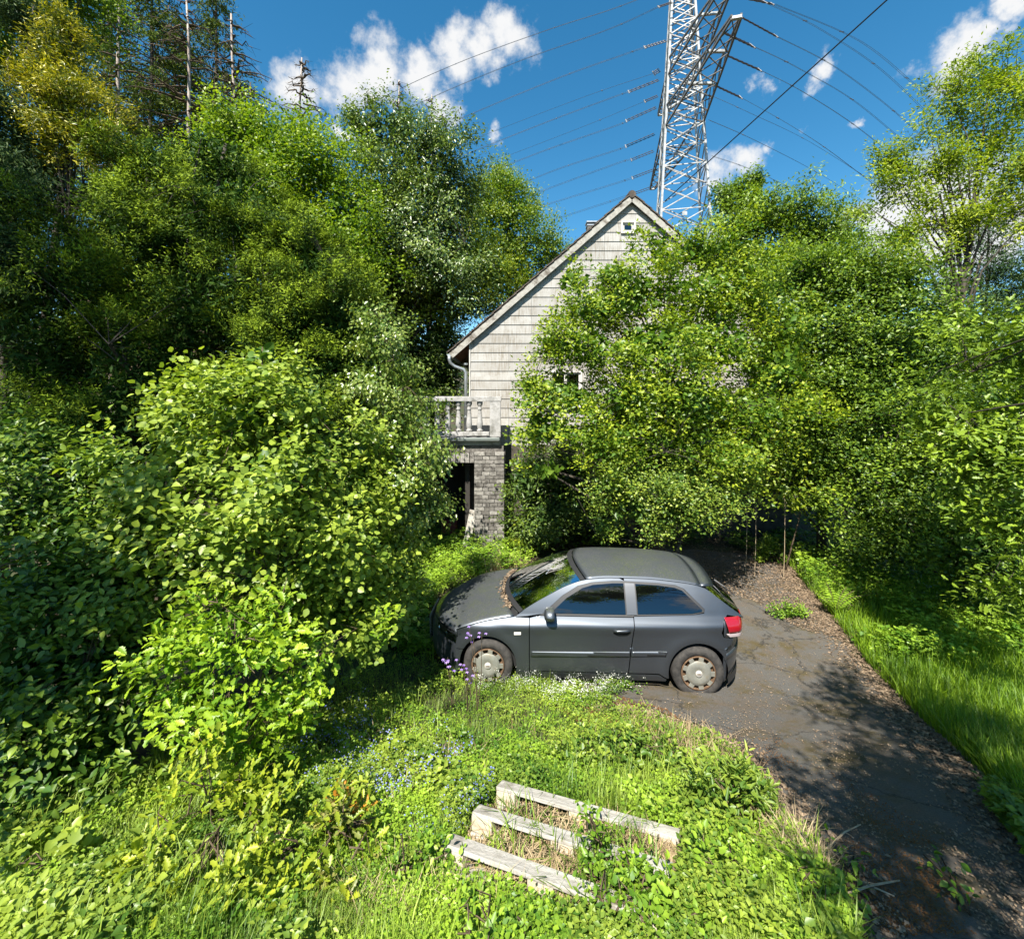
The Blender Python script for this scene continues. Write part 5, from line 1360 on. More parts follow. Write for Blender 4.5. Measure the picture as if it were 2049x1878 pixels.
# the big oak whose boughs hang into the view at the right and shade the drive
OB = [(1990, 640, 70, 60, 5.6, .6), (2030, 730, 70, 80, 5.4, .6), (1950, 700, 50, 50, 5.6, .5), (2000, 820, 80, 80, 5.3, .6), (1930, 800, 50, 60, 5.5, .5), (2040, 930, 70, 90, 5.1, .6), (1960, 920, 60, 60, 5.3, .5), (2010, 1040, 60, 60, 5.1, .5), (2040, 1180, 40, 90, 4.8, .4), (1905, 880, 26, 26, 5.5, .3)]
ob = bl(OB); can = []
sh = np.array([-LD.x, -LD.y, -LD.z]) / -LD.z
for (px, py, h, r, rz) in ((1700, 1400, 5.2, .36, .28), (1770, 1370, 5.6, .45, .3), (1740, 1480, 5.0, .36, .28), (1800, 1470, 5.6, .5, .35), (1760, 1580, 5.2, .42, .3), (1850, 1560, 5.4, .5, .4), (1900, 1470, 5.8, .55, .4), (1820, 1650, 5.0, .42, .3), (1930, 1660, 5.2, .55, .4), (1960, 1560, 5.6, .6, .4), (2000, 1760, 5.2, .5, .4), (1900, 1760, 5., .34, .3), (2040, 1650, 5.4, .6, .4),
                       (1850, 1878, 4.8, .42, .3), (1960, 1860, 4.9, .5, .3)):
    g = gp(px, py); c = g + sh * (h - g[2]); can.append((c[0], c[1], c[2], r * 1.12, r * 1.12, rz))
OAKB = np.concatenate([ob, np.array(can)])
plant('oak_tree', 'large oak leaning in at the right edge, its leaves shading the drive', 'tree', OAKB, (5.2, .6, float(ground_z(5.2, .6))), ML['mixd'], M_bark, .11, .55, T=T_OAK, seed=26, r0=.09, n_limb=12, n_twig=160, dens=5.2, objs=300, droop=.4, top=(4.3, 1.0, 7.2), back=1, near=4.2, tint0=.3, shell=.3, lump=.4, crown='foliage')

# tall tree behind the street, left, that shades the hedge and the yew
sb = []
for (px, py, Y, t, r) in ((60, 900, 5.5, 5.5, 1.3), (150, 1150, 4.4, 4.6, 1.0), (60, 1350, 3.6, 4.0, 1.0), (170, 1420, 3.7, 4.6, .9), (120, 650, 7.6, 7.5, 1.7), (260, 800, 7.4, 8.0, 1.6), (20, 1150, 4, 5, 1.1), (400, 850, 7.4, 8.4, 1.1), (120, 1000, 5, 5.6, 1.1), (60, 480, 8, 8, 1.5), (80, 1560, 3.2, 4.4, .8), (230, 1250, 4.2, 5, .8), (330, 700, 7.4, 8.2, 1.1)):
    p = P(px, py, Y) - LD * (t / math.cos(R(SUN_EL))); sb.append((p.x, p.y, p.z, r, r, r * .8))
plant('street_tree', 'tall tree beside the street that shades the hedge at the left', 'tree', np.array(sb), (-6.5, -2.2, float(ground_z(-6.5, -2.2))), ML['mixd'], M_bark, .20, .7, seed=27, r0=.28, n_limb=20, n_twig=30, dens=1.75, back=1, shell=.2)

# foreground shrubs, left
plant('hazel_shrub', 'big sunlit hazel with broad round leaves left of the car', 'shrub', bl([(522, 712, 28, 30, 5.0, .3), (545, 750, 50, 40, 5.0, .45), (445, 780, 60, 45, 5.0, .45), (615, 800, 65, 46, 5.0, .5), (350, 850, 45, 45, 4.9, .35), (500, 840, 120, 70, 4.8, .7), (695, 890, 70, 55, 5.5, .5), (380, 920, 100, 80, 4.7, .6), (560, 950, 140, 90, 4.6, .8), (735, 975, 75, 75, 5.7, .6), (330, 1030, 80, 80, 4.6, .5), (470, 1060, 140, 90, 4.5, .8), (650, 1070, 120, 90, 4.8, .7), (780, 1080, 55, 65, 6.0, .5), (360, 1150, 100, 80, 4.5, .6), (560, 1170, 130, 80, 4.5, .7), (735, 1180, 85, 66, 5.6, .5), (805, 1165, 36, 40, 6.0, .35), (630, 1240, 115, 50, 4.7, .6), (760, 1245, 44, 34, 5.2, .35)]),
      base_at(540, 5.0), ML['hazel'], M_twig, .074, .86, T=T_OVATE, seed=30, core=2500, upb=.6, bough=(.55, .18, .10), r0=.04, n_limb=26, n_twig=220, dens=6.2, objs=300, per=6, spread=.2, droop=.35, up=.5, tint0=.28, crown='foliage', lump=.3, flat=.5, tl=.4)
plant('birch_sapling', 'slender young birch with small hanging leaves in front of the balcony', 'sapling', bl([(772, 690, 50, 45, 6.25, .4), (812, 740, 45, 40, 6.15, .4), (747, 760, 45, 50, 6.15, .4), (812, 810, 55, 45, 6.05, .45), (772, 860, 60, 55, 5.95, .5), (852, 870, 45, 40, 6.05, .4), (822, 940, 60, 50, 5.95, .5), (882, 930, 26, 26, 6.15, .3), (792, 1010, 60, 50, 5.85, .45), (852, 1030, 36, 36, 6.05, .35), (752, 640, 30, 30, 6.35, .3)]),
      base_at(775, 6.6), ML['birch'], M_twig, .058, .72, seed=31, r0=.03, n_limb=16, n_twig=160, dens=4.40, droop=1.1, up=-.2, spread=.2, flat=.25, T=T_DIA, lump=.35, shell=.2)
plant('nut_hedge', 'shaded hedge of long leaved stems at the lower left edge', 'hedge', bl([(60, 900, 60, 60, 4.8, .5), (150, 960, 70, 60, 4.8, .5), (220, 930, 40, 40, 4.8, .35), (50, 1020, 90, 90, 4.5, .6), (170, 1080, 100, 80, 4.4, .6), (260, 1020, 40, 60, 4.6, .35), (80, 1180, 130, 100, 4.0, .6), (230, 1190, 90, 90, 4.1, .5), (70, 1340, 130, 110, 3.6, .55), (220, 1330, 100, 100, 3.8, .5), (300, 1260, 50, 70, 4.1, .35), (70, 1480, 120, 90, 3.3, .5), (200, 1470, 100, 80, 3.5, .45), (60, 1610, 110, 80, 3.0, .4), (170, 1570, 80, 70, 3.2, .35)]),
      base_at(130, 4.3), ML['hedge'], M_twig, .075, .56, T=T_OVATE, seed=32, core=3500, r0=.02, n_limb=40, n_twig=260, dens=4.6, objs=300, per=7, spread=.2, droop=.35, up=.4, crown='foliage', flat=.6, lump=.3)
plant('oak_sapling', 'yellow green young oak in front of the hazel', 'sapling', bl([(420, 1215, 70, 40, 3.5, .3), (350, 1270, 50, 40, 3.5, .25), (570, 1180, 60, 40, 3.6, .3), (530, 1250, 110, 45, 3.5, .4), (400, 1310, 110, 50, 3.4, .4), (640, 1290, 80, 35, 3.6, .3), (740, 1270, 50, 22, 3.8, .2), (480, 1370, 120, 50, 3.3, .4), (360, 1410, 80, 45, 3.3, .3), (590, 1370, 70, 45, 3.5, .3), (440, 1470, 110, 40, 3.2, .35), (560, 1450, 70, 40, 3.3, .3), (480, 1550, 70, 45, 3.1, .25)]),
      base_at(470, 3.4), ML['oak'], M_twig, .085, .6, T=T_OAK, seed=33, r0=.018, n_limb=14, n_twig=110, dens=3.20, objs=300, per=7, spread=.13, up=.1, crown='foliage', flat=.9, shell=.25, tint0=.15)
plant('oak_seedling', 'spreading low oak with yellow and rusty leaves below the young oak', 'sapling', bl([(400, 1580, 90, 45, 2.744, 0.36), (560, 1560, 60, 32, 2.883, 0.26), (330, 1660, 70, 36, 2.604, 0.30), (480, 1650, 110, 40, 2.604, 0.36), (420, 1720, 110, 36, 2.465, 0.36), (560, 1720, 70, 36, 2.511, 0.30), (270, 1710, 40, 26, 2.465, 0.22)]),
      base_at(440, 2.9), ML['oaklow'], M_twig, .072, .6, T=T_OAK, seed=34, r0=.014, n_limb=10, n_twig=80, dens=5.72, objs=260, per=7, spread=.11, up=.1, crown='foliage', flat=1.0, tint0=.15)
plant('oak_seedling', 'small oak with pale pinkish green leaves beside the bare straw patch', 'sapling', bl([(665, 1690, 50, 30, 2.558, 0.24), (700, 1740, 40, 26, 2.465, 0.19), (640, 1750, 50, 24, 2.418, 0.19), (700, 1660, 30, 20, 2.604, 0.17)]), base_at(675, 2.7), mat_leaf('pinkish oak leaf', (.12, .16, .03), (.33, .29, .08), .3), M_twig, .062, .6, T=T_OAK, seed=35, r0=.008, n_limb=6, n_twig=30, dens=5.72, objs=150, per=7, spread=.09, crown='foliage', flat=1.0)
plant('oak_seedling', 'tiny oak with orange leaves standing in the grass', 'sapling', bl([(685, 1612, 34, 20, 2.803, 0.17), (715, 1635, 22, 12, 2.755, 0.12)]), base_at(688, 2.92), ML['oakred'], M_twig, .062, .55, T=T_OAK, seed=36, r0=.006, n_limb=4, n_twig=16, dens=6.16, objs=80, per=7, spread=.08, crown='foliage', flat=.9, tint0=.2)
for q, (px, py, Y, rx, ry, n_, lab) in enumerate((
        (90, 1740, 2.55, 55, 34, 60, 'hazel seedling with yellow leaves at the lower left corner'),
        (200, 1800, 2.42, 60, 30, 60, 'hazel seedling leaning out of the hedge shade at the bottom'),
        (60, 1840, 2.3, 50, 24, 50, 'hazel seedling at the very bottom left, half in shade'),
        (310, 1830, 2.4, 55, 24, 50, 'hazel seedling below the spreading low oak'),
        (420, 1850, 2.36, 50, 22, 50, 'broad leaved hazel seedling between two others at the bottom edge'),
        (530, 1800, 2.48, 45, 24, 40, 'hazel seedling left of the bare straw patch'),
        (380, 1780, 2.5, 40, 22, 30, 'hazel seedling tucked under the front twigs of the low oak'))):
    plant('hazel_seedling', lab, 'seedling', bl([(px, py, rx, ry, Y * .95, .18), (px + 20, py - ry * .6, rx * .6, ry * .6, Y * .95 + .04, .14)]), base_at(px, Y * .97), ML['herb'] if q % 2 else ML['hazel'], M_twig, .075, .8, T=T_OVATE, seed=70 + q, r0=.006, n_limb=4, n_twig=14, dens=4.40, objs=n_, per=5, spread=.10, crown='foliage', flat=1.0, tint0=.2, group='hazel seedlings along the bottom')
# ------------------------------------------------------------------ pallet
M_pallet = mat_noise('sun bleached pallet wood', (.27, .25, .22), (.42, .40, .36), 5, .85, .35, stretch=(.5, 6, 6), cc=(.17, .15, .12), scale2=4.5, lo2=.52, hi2=.68, bscale=50)
M_palletd = mat_noise('greyed pallet block wood', (.30, .25, .18), (.46, .40, .32), 9, .9, .3, stretch=(1, 5, 5))


def pallet():
    A = Vector((-.0764, 3.1992, .9413)); Bp = Vector((1.0053, 2.6967, 1.0731)); C = Vector((-.3793, 2.5959, 1.1262))
    ux = (Bp - A).normalized(); uy = (A - C); uy = (uy - ux * uy.dot(ux)).normalized(); uz = ux.cross(uy)
    root = empty('pallet', C); root.rotation_mode = 'QUATERNION'; root.rotation_quaternion = Matrix((ux, uy, uz)).transposed().to_quaternion()
    tagx(root, 'bleached wooden pallet lying upside down in the grass', 'pallet')
    # local: x along the runners (1.2), y across, z=0 is the top face of the runners
    def bx(name, c, d, mat=M_pallet, yaw=0):
        me = MB().box((0, 0, 0), d, j=.002); o = me.build(name, mat, root, bevel=.003); o.location = c; o.rotation_euler = (GR.uniform(-.006, .006), GR.uniform(-.004, .004), yaw); return o
    for k, y in enumerate((.05 - .0, .39, .72)):
        bx('runner_board', (.6, y - .05 + .0, -.011), (1.2, .098, .022))
        for x in (.07, .6, 1.13):
            bx('block', (x, y - .05 + .002, -.062), (.142, .098, .078), M_palletd)
        bx('stringer_board', (.6, y - .05 + (.0 if k else -.01), -.112), (1.2, .125, .020))
    for x in (.07, .335, .6, .865, 1.13):
        bx('deck_board', (x, .34, -.134), (.12, .80, .02), M_palletd)
    return root, A, ux, uy, uz, C


PAL, PA, PUX, PUY, PUZ, PC = pallet()

# ------------------------------------------------------------------ ground cover
DR = DRIVE_PX
COVER = [(0, 1640), (280, 1560), (330, 1480), (600, 1380), (700, 1290), (860, 1330), (960, 1350), (1100, 1372), (1200, 1420), (1310, 1440), (1400, 1470), (1480, 1530), (1550, 1620), (1640, 1730), (1690, 1820), (1710, 1878), (1720, 1960), (0, 1960)]
LAWN = [(1570, 1120), (1640, 1110), (1720, 1095), (1850, 1110), (2049, 1180), (2200, 1300), (2200, 1720), (2049, 1640), (1930, 1520), (1830, 1430), (1740, 1335), (1680, 1255), (1610, 1170)]
VERGE = [(700, 1290), (640, 1230), (700, 1100), (830, 1060), (960, 1075), (1060, 1085), (1090, 1110), (1030, 1160), (900, 1180), (850, 1250), (870, 1330)]
BACK = [(1000, 1060), (1200, 1075), (1400, 1075), (1560, 1075), (1720, 1080), (1650, 1120), (1560, 1120), (1450, 1095), (1350, 1092), (1100, 1110)]


def drift(p):
    x, y = p[:, 0], p[:, 1]
    return .16 * np.sin(3.1 * x + 1.3 * y) + .14 * np.sin(5.3 * y - 4.1 * x + 1) + .12 * np.sin(9.7 * x + 8.3 * y)


def blades(name, pts, h, w, mat, rng, label, cat, kind='stuff', lean=.5, tint=.5, bend=.6):
    n = len(pts); a = rng.uniform(0, 2 * math.pi, n); H = h * rng.uniform(.45, 1.25, n); l = rng.uniform(.05, 1, n) * lean
    d = np.stack([np.cos(a), np.sin(a), 0 * a], -1); s = np.stack([-np.sin(a), np.cos(a), 0 * a], -1); up = np.array([0, 0, 1.])
    w_ = w * rng.uniform(.7, 1.3, n)
    rows = []
    for t, k in ((0, 1), (.5, .85)):
        c = pts + up * (H * (t - .25 * l * t * t))[:, None] + d * (H * l * (t * .4 + bend * t * t))[:, None]
        rows += [c - s * (w_ * k * .5)[:, None], c + s * (w_ * k * .5)[:, None]]
    rows.append(pts + up * (H * (1 - .30 * l))[:, None] + d * (H * l * (.4 + bend))[:, None])
    V = np.stack(rows, 1).reshape(-1, 3); b = (np.arange(n) * 5)[:, None, None]
    F = (np.array([(0, 1, 3), (0, 3, 2), (2, 3, 4)])[None] + b).reshape(-1, 3)
    TRI[0] += len(F)
    o = add(name, mesh_np(name, V, F, True, np.repeat(np.clip(rng.normal(tint, .25, n) + drift(pts), 0, 1), 5)), mat); tagx(o, label, None, None, kind); return o


def rosettes(name, pts, L, lw, mat, rng, label, per=5, h=.12, T=T_DIA, kind='stuff', flat=1.2, tint=.5, clump=.35):
    n = len(pts); hh = h * rng.uniform(.3, 1.2, n)
    a = rng.uniform(0, 2 * math.pi, (n, 1)) + np.arange(per)[None] * 2 * math.pi / per + rng.normal(size=(n, per)) * .3
    d = np.stack([np.cos(a), np.sin(a), rng.normal(size=a.shape) * .25 + .1], -1)
    c = pts[:, None, :] + np.array([0, 0, 1]) * hh[:, None, None] + d * .01 + rng.normal(size=d.shape) * .012
    N_ = np.array([0, 0, flat]) + rng.normal(size=d.shape) * .45
    Ln = L * (1 + 1.2 * drift(pts[:, [1, 0, 2]] * .7))[:, None] * rng.uniform(.55, 1.4, (n, 1)) * rng.uniform(.8, 1.2, (n, per))
    ti = np.clip(rng.normal(tint, .2, (n, 1)) + drift(pts)[:, None] + rng.normal(size=(n, per)) * .12, 0, 1)
    f = lambda q: q.reshape(-1, *q.shape[2:])
    me = leaf_mesh(name, T, f(c), f(d), f(N_), f(Ln), f(Ln) * lw, f(ti)); o = add(name, me, mat); tagx(o, label, None, None, kind); return o


def patchy(pts, rng, scale, thr, seed=0):
    """keep points where a lumpy field is high: plants grow in drifts"""
    x, y = pts[:, 0] * scale, pts[:, 1] * scale
    f = np.sin(x * 1.3 + seed) * np.cos(y * 1.7 - seed) + .7 * np.sin(x * 2.9 - y * 2.1 + 2 * seed) + .5 * np.sin(x * 5.3 + y * 4.1 + seed) + rng.normal(size=len(x)) * .35
    return pts[f > thr]


def off_pallet(pts, inside=False):
    r = pts - np.array(PC); u = r @ np.array(PUX); v = r @ np.array(PUY)
    m = (u > -.03) & (u < 1.24) & (v > -.12) & (v < .76)
    return pts[m] if inside else pts[~m]


g = np.random.default_rng(77)
cov = scatter_px(COVER, 150000, g)
cov = off_pallet(cov)
blades('grass', cov[:64000], .125, .0042, ML['grass'], g, 'short mixed grass between the herbs around the pallet', 'grass', lean=1.1, tint=.45)
h1 = patchy(cov[64000:], g, 2.2, -.35, 1.); rosettes('ground_herbs', h1[:24000], .022, .72, ML['herb'], g, 'low carpet of bright green herbs round the pallet', per=4, h=.10, tint=.5)
h2 = patchy(cov[30000:], g, 1.6, .6, 3.); rosettes('ground_herbs', h2[:7000], .034, .6, ML['hazel'], g, 'drifts of larger leaved herbs in front of the car', per=4, h=.16, tint=.45)
h3 = patchy(cov[20000:50000], g, 1.3, .9, 7.); blades('tall_grass', h3[:3000], .26, .006, ML['grass'], g, 'taller tufts of grass scattered through the herbs', 'grass', lean=.9, tint=.55)
fl = scatter_px([(560, 1540), (700, 1440), (900, 1480), (1000, 1560), (960, 1680), (760, 1720), (640, 1700)], 1500, g); fl = off_pallet(patchy(fl, g, 3, .2, 2.))
rosettes('blue_flowers', fl[:480], .010, .8, ML['bloom'], g, 'tiny blue flowers among the grass left of the pallet', per=4, h=.19, tint=.5)
fl2 = scatter_px([(560, 1420), (700, 1390), (760, 1450), (640, 1500)], 160, g); rosettes('blue_flowers', fl2[:90], .010, .8, ML['bloom'], g, 'tiny blue flowers in the shade under the young oak', per=4, h=.30, tint=.5)
wf = patchy(scatter_px([(900, 1350), (960, 1320), (1060, 1340), (1200, 1365), (1290, 1380), (1260, 1410), (1100, 1420), (960, 1390)], 3000, g), g, 4, -.2, 1.)
rosettes('white_flowers', wf[:1000], .011, .8, ML['white'], g, 'small white flowers spreading from under the car sill', per=4, h=.19, tint=.6)
rosettes('ground_herbs', wf[:2500] + np.array([.02, 0, 0]), .022, .7, ML['hazel'], g, 'small leaves under the white flowers by the car', per=5, h=.10, tint=.4)
vg = scatter_px(VERGE, 8000, g); rosettes('ground_herbs', vg[:6500], .05, .7, ML['herb'], g, 'lime green ground elder between the car bonnet and the porch', per=5, h=.28, tint=.55)
blades('tall_grass', vg[6000:], .32, .008, ML['grass'], g, 'rough grass between the ground elder at the front of the car', 'grass', tint=.5)
lw_ = scatter_px(LAWN, 46000, g)
blades('long_grass', lw_[:34000], .30, .009, ML['lawn'], g, 'long fresh grass on the right side of the drive', 'grass', lean=.8, tint=.45)
bk = patchy(lw_[34000:], g, 1.2, .1, 5.); bk = bk[bk[:, 1] > 6.0]; rosettes('ground_herbs', bk[:3000], .06, .7, ML['herb'], g, 'leafy weeds at the back of the long grass', per=5, h=.35, tint=.5)
bd = patchy(scatter_px(BACK, 1600, g), g, 2, 0., 2.); rosettes('ground_herbs', bd, .075, .65, ML['mixd'], g, 'sparse dark weeds in the shade behind the car', per=5, h=.22, tint=.35)
# right margin in front
rm = scatter_px([(1960, 1600), (2100, 1640), (2300, 1800), (2300, 2000), (2090, 1760)], 2500, g); rosettes('ground_herbs', rm, .055, .7, ML['mixd'], g, 'dark leafy weeds along the shaded drive edge', per=5, h=.16, tint=.4)

# dead leaves, moss and straw
def litter(name, pts, L, mat, label, lw=.6, tint=.55, lift=.016):
    n = len(pts); a = g.uniform(0, 2 * math.pi, n); d = np.stack([np.cos(a), np.sin(a), g.normal(size=n) * .15], -1)
    Ln = L * g.uniform(.5, 1.4, n); p = pts + np.array([0, 0, lift]) + np.array([0, 0, .012]) * g.random((n, 1))
    me = leaf_mesh(name, T_DIA, p, d, np.array([0, 0, 1]) + g.normal(size=(n, 3)) * .35, Ln, Ln * lw, np.clip(g.normal(tint, .28, n), 0, 1)); tagx(add(name, me, mat), label, None, None, 'stuff')


def along(pxs, n, spread, bias=0):
    q = gp([p[0] for p in pxs], [p[1] for p in pxs]); seg = np.linalg.norm(np.diff(q, axis=0), axis=1); cs = np.concatenate([[0], np.cumsum(seg)]); t = g.uniform(0, cs[-1], n)
    p = np.stack([np.interp(t, cs, q[:, k]) for k in range(3)], -1); p[:, 0] += g.normal(size=n) * spread + bias; p[:, 1] += g.normal(size=n) * spread * .6; p[:, 2] = ground_z(p[:, 0], p[:, 1]); return p


EDGE_R = [(1560, 1135), (1640, 1215), (1700, 1290), (1770, 1372), (1850, 1455), (1950, 1560), (2080, 1690), (2200, 1800)]
EDGE_L = [(1200, 1415), (1320, 1440), (1430, 1490), (1520, 1570), (1600, 1680), (1690, 1800), (1730, 1880)]
litter('leaf_litter', along(EDGE_R, 11000, .17, .03), .034, ML['litter'], 'brown dead leaves heaped along the right edge of the drive')
litter('leaf_litter', along(EDGE_L, 4000, .12, .02), .03, ML['litter'], 'pale dead leaves along the left edge of the drive', tint=.65)
bk2 = scatter_px([(1380, 1090), (1560, 1115), (1640, 1200), (1690, 1280), (1600, 1260), (1500, 1200), (1420, 1180)], 6500, g)
litter('leaf_litter', bk2, .034, ML['litter'], 'brown leaf debris covering the drive behind the car', tint=.5)
litter('leaf_litter', scatter_px(BACK, 4000, g), .045, ML['litter'], 'dark leaf debris under the spreading tree', tint=.3)
litter('leaf_scraps', patchy(scatter_px([(1300, 1390), (1480, 1180), (1620, 1210), (1800, 1400), (2049, 1700), (2049, 1878), (1760, 1878), (1560, 1600)], 10000, g), g, 2.5, -.2, 4.), .015, ML['litter'], 'small leaf scraps strewn over the asphalt', tint=.6)
litter('moss_scraps', patchy(scatter_px([(1400, 1480), (1560, 1480), (1700, 1560), (1850, 1660), (2049, 1760), (2049, 1878), (1760, 1878), (1600, 1650)], 12000, g), g, 2.2, .3, 9.), .010, ML['rust'], 'rusty moss growing in patches on the asphalt', tint=.6)
litter('moss_scraps', patchy(scatter_px([(1080, 1400), (1200, 1385), (1330, 1420), (1400, 1470), (1300, 1470), (1160, 1450)], 7000, g), g, 3, -.3, 2.), .015, ML['rust'], 'red brown moss mat at the near corner of the drive', tint=.5)
dg = patchy(off_pallet(scatter_px([(1240, 1440), (1330, 1445), (1430, 1480), (1560, 1620), (1680, 1800), (1500, 1700), (1400, 1560), (1280, 1490)], 2600, g)), g, 3, -.2, 4.)
blades('dry_grass', dg, .22, .005, ML['straw'], g, 'dry pale grass stems at the edge between herbs and asphalt', 'grass', lean=1.3, tint=.5)
dg = patchy(off_pallet(scatter_px([(700, 1480), (1000, 1440), (1200, 1500), (1000, 1560), (860, 1720), (1350, 1860), (700, 1870)], 3000, g)), g, 2.5, .3, 6.)
blades('dry_grass', dg, .16, .004, ML['straw'], g, 'pale dry stems mixed into the grass around the pallet', 'grass', lean=1.4, tint=.6)
sp = scatter_px([(560, 1800), (640, 1780), (690, 1810), (660, 1860), (570, 1860)], 1500, g); blades('dry_straw', sp, .05, .006, ML['straw'], g, 'bare patch of dry straw at the bottom of the picture', 'straw', lean=2.5, tint=.5)
pi = off_pallet(scatter_px([(880, 1560), (1010, 1540), (1400, 1660), (1380, 1850), (1180, 1850), (880, 1720)], 9000, g), True)
pi[:, 2] += .0
blades('dry_straw', pi[:3600], .07, .006, ML['straw'], g, 'dead straw lying between the runners of the pallet', 'straw', lean=2.6, tint=.55)
pg = patchy(pi[3600:], g, 3, .2, 3.); blades('tall_grass', pg[:450], .20, .007, ML['grass'], g, 'grass growing up through the pallet', 'grass', lean=1.1, tint=.5)
pr = along([(1350, 1700), (1370, 1760), (1380, 1830)], 700, .06); blades('dry_straw', pr, .06, .006, ML['straw'], g, 'dry straw at the right end of the pallet', 'straw', lean=2.4, tint=.6)
# debris in the cowl of the car
cw = []
for u in np.linspace(-.8, .8, 500):
    cw.append((1.20 - .225 * (1 - u * u) + g.normal() * .022 + .01, u * .80, .925 + .03 * (1 - abs(u) ** 2.2) + g.random() * .02))
M_ = CAR.matrix_basis.copy(); cw = np.array([list(Matrix.Translation(CAR.location) @ Matrix.Rotation(CAR.rotation_euler.z, 4, 'Z') @ Vector(p)) for p in cw])
litter('leaf_litter', cw, .035, ML['litter'], 'dry leaf debris caught below the car windscreen', tint=.65, lift=.0)

# ------------------------------------------------------------------ small single plants
def bramble(label, px, py, Y, n, seed, L=.042, lw=.62, wid=60, hgt=26, mat='herb', name='bramble', objs=None):
    name = 'weed_clump' if 'weed' in label and name == 'bramble' else 'herb_clump' if 'herb clump' in label else name; cat = name.replace('_', ' ')
    Y = float(gp(px, py + hgt * .7)[1]) * .985
    plant(name, label, cat, bl([(px, py, wid, hgt, Y, .16), (px - wid * .4, py + hgt * .4, wid * .6, hgt * .6, Y - .05, .14), (px + wid * .4, py - hgt * .2, wid * .6, hgt * .7, Y + .05, .14)]) * np.array([1, 1, 1, 1, 1, 1]) + np.array([0, 0, .02, 0, 0, 0]), base_at(px, Y), ML[mat], M_twig, L, lw, T=T_OVATE, seed=seed, r0=.006, n_limb=6, n_twig=26, dens=4, objs=objs or n, per=5, spread=.09, crown='foliage', flat=1.1)


bramble('bramble with fresh leaves left of the lowest pallet runner', 850, 1745, 2.78, 70, 101, wid=70)
bramble('bramble growing over the lower right corner of the pallet', 1270, 1800, 2.55, 120, 102, wid=80, hgt=30)
bramble('bramble covering the end of the lowest pallet runner', 1300, 1825, 2.5, 90, 115, wid=60, hgt=24)
bramble('bramble tuft right of the pallet', 1440, 1760, 2.75, 70, 103, wid=70, hgt=30)
bramble('yellowish bramble at the bottom below the pallet', 1330, 1850, 2.45, 80, 104, wid=100, hgt=22)
bramble('bramble at the very bottom left of the pallet', 1000, 1860, 2.42, 60, 105, wid=80, hgt=20)
bramble('bramble shoot climbing between the pallet runners', 1190, 1690, 2.9, 40, 106, wid=22, hgt=44)
bramble('low bramble tuft at the drive edge near the bottom', 1620, 1800, 2.62, 60, 107, wid=60, hgt=24)
bramble('leafy weed clump in the drive near the bottom edge', 1705, 1745, 2.75, 24, 108, wid=18, hgt=9)
bramble('dark weed clump in the shaded part of the drive', 1895, 1760, 2.7, 16, 109, wid=13, hgt=9, mat='mixd')
bramble('low green weeds growing out of the drive behind the car', 1580, 1222, 6.9, 60, 110, wid=40, hgt=7)
bramble('bushy herb clump above the pallet', 1240, 1510, 3.9, 90, 111, wid=110, hgt=36, L=.05, mat='hazel')
bramble('willowherb clump right of the pallet beside the drive', 1450, 1610, 3.25, 90, 112, wid=70, hgt=60, L=.075, lw=.26, mat='hazel', name='willowherb')
bramble('leafy weed at the corner of the grass below the hedge', 1560, 1105, 8.9, 50, 113, wid=46, hgt=22, L=.07, mat='hazel')
bramble('leafy weed between car and porch, beside the pot', 1060, 1080, 9.6, 50, 114, wid=40, hgt=34, L=.09, mat='lime')


def fern(px, py, Y, label, seed, n=9, L=.7):
    r = np.random.default_rng(seed); b = Vector(base_at(px, Y)); root = tagx(empty('fern', b), label, 'fern')
    for k in range(n):
        a = 2 * math.pi * k / n + r.uniform(-.3, .3); d = Vector((math.cos(a), math.sin(a), 0)); Ln = L * r.uniform(.7, 1.1)
        pts = [d * (Ln * (.15 * t + .45 * t * t)) + Vector((0, 0, Ln * (1.0 * t - .35 * t * t))) for t in np.linspace(0, 1, 14)]
        s = d.cross(Vector((0, 0, 1))); Pn = []; D = []; Nn = []; Lf = []
        for i in range(2, 14):
            w = .13 * math.sin(math.pi * min((i + 1) / 14.5, 1)) * L / .7
            for sg in (-1, 1):
                Pn.append(pts[i]); D.append(s * sg + d * .35); Nn.append(Vector((0, 0, 1)) - d * .4); Lf.append(w + .01)
        Pn, D, Nn, Lf = (np.array([list(v) if hasattr(v, '__len__') else v for v in q], float) for q in (Pn, D, Nn, Lf))
        me = leaf_mesh('frond', T_NEEDLE, Pn, D, Nn, Lf, Lf * .3, np.clip(r.normal(.55, .15, len(Pn)), 0, 1)); fo = add('frond', me, ML['herb'], root)
        mb = MB(); mb.tube(pts, .004, 4); mb.build('stem', M_twig, fo)


fern(1672, 1130, 7.6, 'tall fern at the back corner of the long grass', 5, 9, .6)
fern(1712, 1120, 8.0, 'second fern tucked behind the tall one by the hedge', 6, 8, .5)
fern(1095, 1095, 9.2, 'fern with browned fronds between the pot and the spreading tree', 7, 8, .6)

